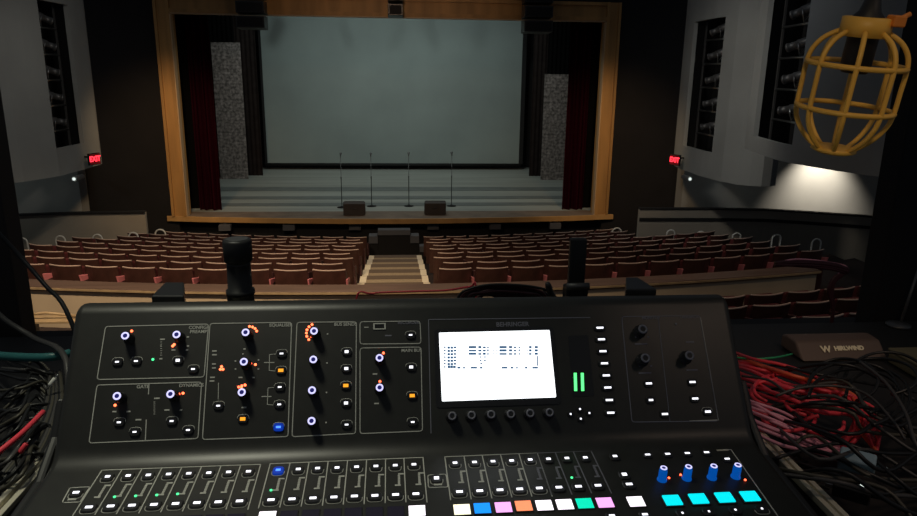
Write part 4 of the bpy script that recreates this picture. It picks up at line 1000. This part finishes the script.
p = at_y(549, 288, 1.13); r = root('cable_plug', p, 'black plug sticking up behind the console beside the antenna paddle', 'plug')
Tp = Matrix.Translation(p) @ Matrix.Rotation(R(-20), 4, 'Y')
part('body', MB().lathe([(.004, -.02), (.0055, -.016), (.0055, .004), (.004, .010)], Tp, 12), 'plastic', r); part('cord', MB().tube([Tp @ Vector((0, 0, -.018)), (p.x + .01, p.y, p.z - .06), (p.x + .01, p.y, DZ + .004)], .0025, 6), 'blackc', r)
for i in range(7):  # first strand is a pink highlight on the bunch, made as a cable
    Pw = [at_y(778 + J(4), 262 + i * .5, 1.66), at_y(800 + J(4), 260 + i * 1.0 + J(1), 1.66), at_y(826 + J(5), 261.5 + i * 1.1 + J(1), 1.68), at_y(846 + J(3), 267 + i * 1.0, 1.70), at_y(838 + J(3), 276, 1.70), at_y(831 + J(3), 288, 1.70), at_y(833, 310, 1.70)]
    Pw.append(Vector((Pw[-1].x, 1.70, 4.446)))
    cable(Pw, .0022 if i == 0 else .0045, 'pink' if i == 0 else 'maroonc', 'pink_cable' if i == 0 else 'maroon_cable', ('thin pink' if i == 0 else 'dark maroon') + ' cable drooping over the booth sill beside the right column', 'cables drooping over the booth sill', world=True)

# left heap
for i in range(30):
    m = ('blackc', 'olive', 'blackc', 'greyc', 'blackc')[i % 5]; o_ = i * 5.4
    cable([(-40, 352 + o_ + J(8), .03), (-12, 350 + o_ * .95 + J(14), .06), (14 + J(8), 352 + o_ * .8 + J(16), .09 + J(.02)), (38 + J(8), 360 + o_ * .55 + J(14), .09), (58 - o_ * .10 + J(6), 384 + o_ * .5 + J(12), .06), (40 - o_ * .22, 430 + o_ * .6 + J(8), .03)],
          .0024 + .0010 * rd.random(), m, {'blackc': 'black_cable', 'greyc': 'grey_cable', 'olive': 'olive_cable'}[m], {'blackc': 'thin black', 'greyc': 'thin grey', 'olive': 'thin olive'}[m] + ' cable in the tangled heap left of the console',
          {'blackc': 'black', 'greyc': 'grey', 'olive': 'olive'}[m] + ' cables in the left heap')
for i in range(12):
    m = ('olive', 'greyc', 'blackc')[i % 3]; s_ = i * 3.2
    cable([(60 - s_ * .3, 372 + J(6), .08), (62 - s_ * .5, 405, .085), (54 - s_ * .8, 440, .08), (34 - s_, 474, .07), (4 - s_, 506, .05), (-30 - s_, 535, .03)], .0036 - .0006 * (i % 2), m, {'blackc': 'black_cable', 'greyc': 'grey_cable', 'olive': 'olive_cable'}[m],
          {'blackc': 'black', 'greyc': 'grey', 'olive': 'pale olive'}[m] + ' cable curving down along the left side of the console', {'blackc': 'black', 'greyc': 'grey', 'olive': 'olive'}[m] + ' cables curving along the console side')
cable([(-14, 461, .13), (0, 451, .135), (22, 433, .14), (43, 412, .14)], .0042, 'red', 'red_tube', 'straight stiff red cable slanting over the heap left of the console')
cable([(-10, 355, .10), (20, 357, .105), (50, 357, .11), (70, 353, .11)], .0085, 'teal', 'teal_tube', 'thick dark teal tube lying behind the left cable heap')
cable([at_y(-12, 222, 1.5), at_y(18, 254, 1.5), at_y(45, 285, 1.46), at_y(66, 310, 1.42), at_y(84, 332, 1.35) + Vector((0, 0, -.1)), Vector((at_y(84, 332, 1.3).x, 1.25, DZ + .005))], .0045, 'blackc', 'black_cable', 'black cable hanging diagonally across the view left of the console', world=True)
cable([at_y(-20, 296, 1.35), at_y(5, 320, 1.35), at_y(34, 338, 1.33), at_y(66, 360, 1.2), Vector((-.56, 1.1, DZ + .01))], .0055, 'greyc', 'grey_cable', 'thick grey cable slanting down to the teal tube', world=True)
for (px, py, m, lab) in ((53, 381, 'whitep', 'small white plug standing in the left cable heap'), (24, 447, 'red', 'small red plug in the left cable heap under the red cable')):
    p = at_z(px, py, DZ + .11); r = root('cable_plug', p, lab, 'plug')
    T = Matrix.Translation(p) @ Matrix.Rotation(R(35), 4, 'Y') @ Matrix.Rotation(R(-30), 4, 'X') @ Matrix.Scale(.6, 4)
    part('body', MB().lathe([(.004, -.016), (.0062, -.012), (.0062, .006), (.005, .009)], T, 12), m, r); part('pin', MB().lathe([(.002, .008), (.002, .02), (.0008, .022)], T, 8), 'steel', r)
    part('cord', MB().tube([T @ Vector((0, 0, -.014)), T @ Vector((0, 0, -.03)), Vector((p.x - .01, p.y, DZ + .02))], .0014, 6), 'blackc', r)
# low bench in the cross aisle, seen past the left post
bz_ = 1.361
sh = root('wooden_bench', (-4.8, 9.3, bz_), 'low tan wooden bench in the cross aisle beyond the left post', 'bench')
zz = at_y(48, 318, 9.3).z
part('seat_board', MB().box(-5.6, -4.0, 9.15, 9.42, zz - .03, zz), 'tan', sh, .004)
for x in (-5.5, -4.9, -4.1): part('leg', MB().box(x - .02, x + .02, 9.2, 9.38, bz_ + .001, zz - .03), 'darksteel', sh)
o = part('wooden_rod', MB().tube([(-5.5, 9.22, zz + .022), (-4.7, 9.25, zz + .09), (-4.25, 9.28, zz + .022)], .02, 8), 'tan', origin=Vector((-5.0, 9.25, zz))); tag(o, 'pale wooden rod lying across the bench beyond the left post', 'rod')
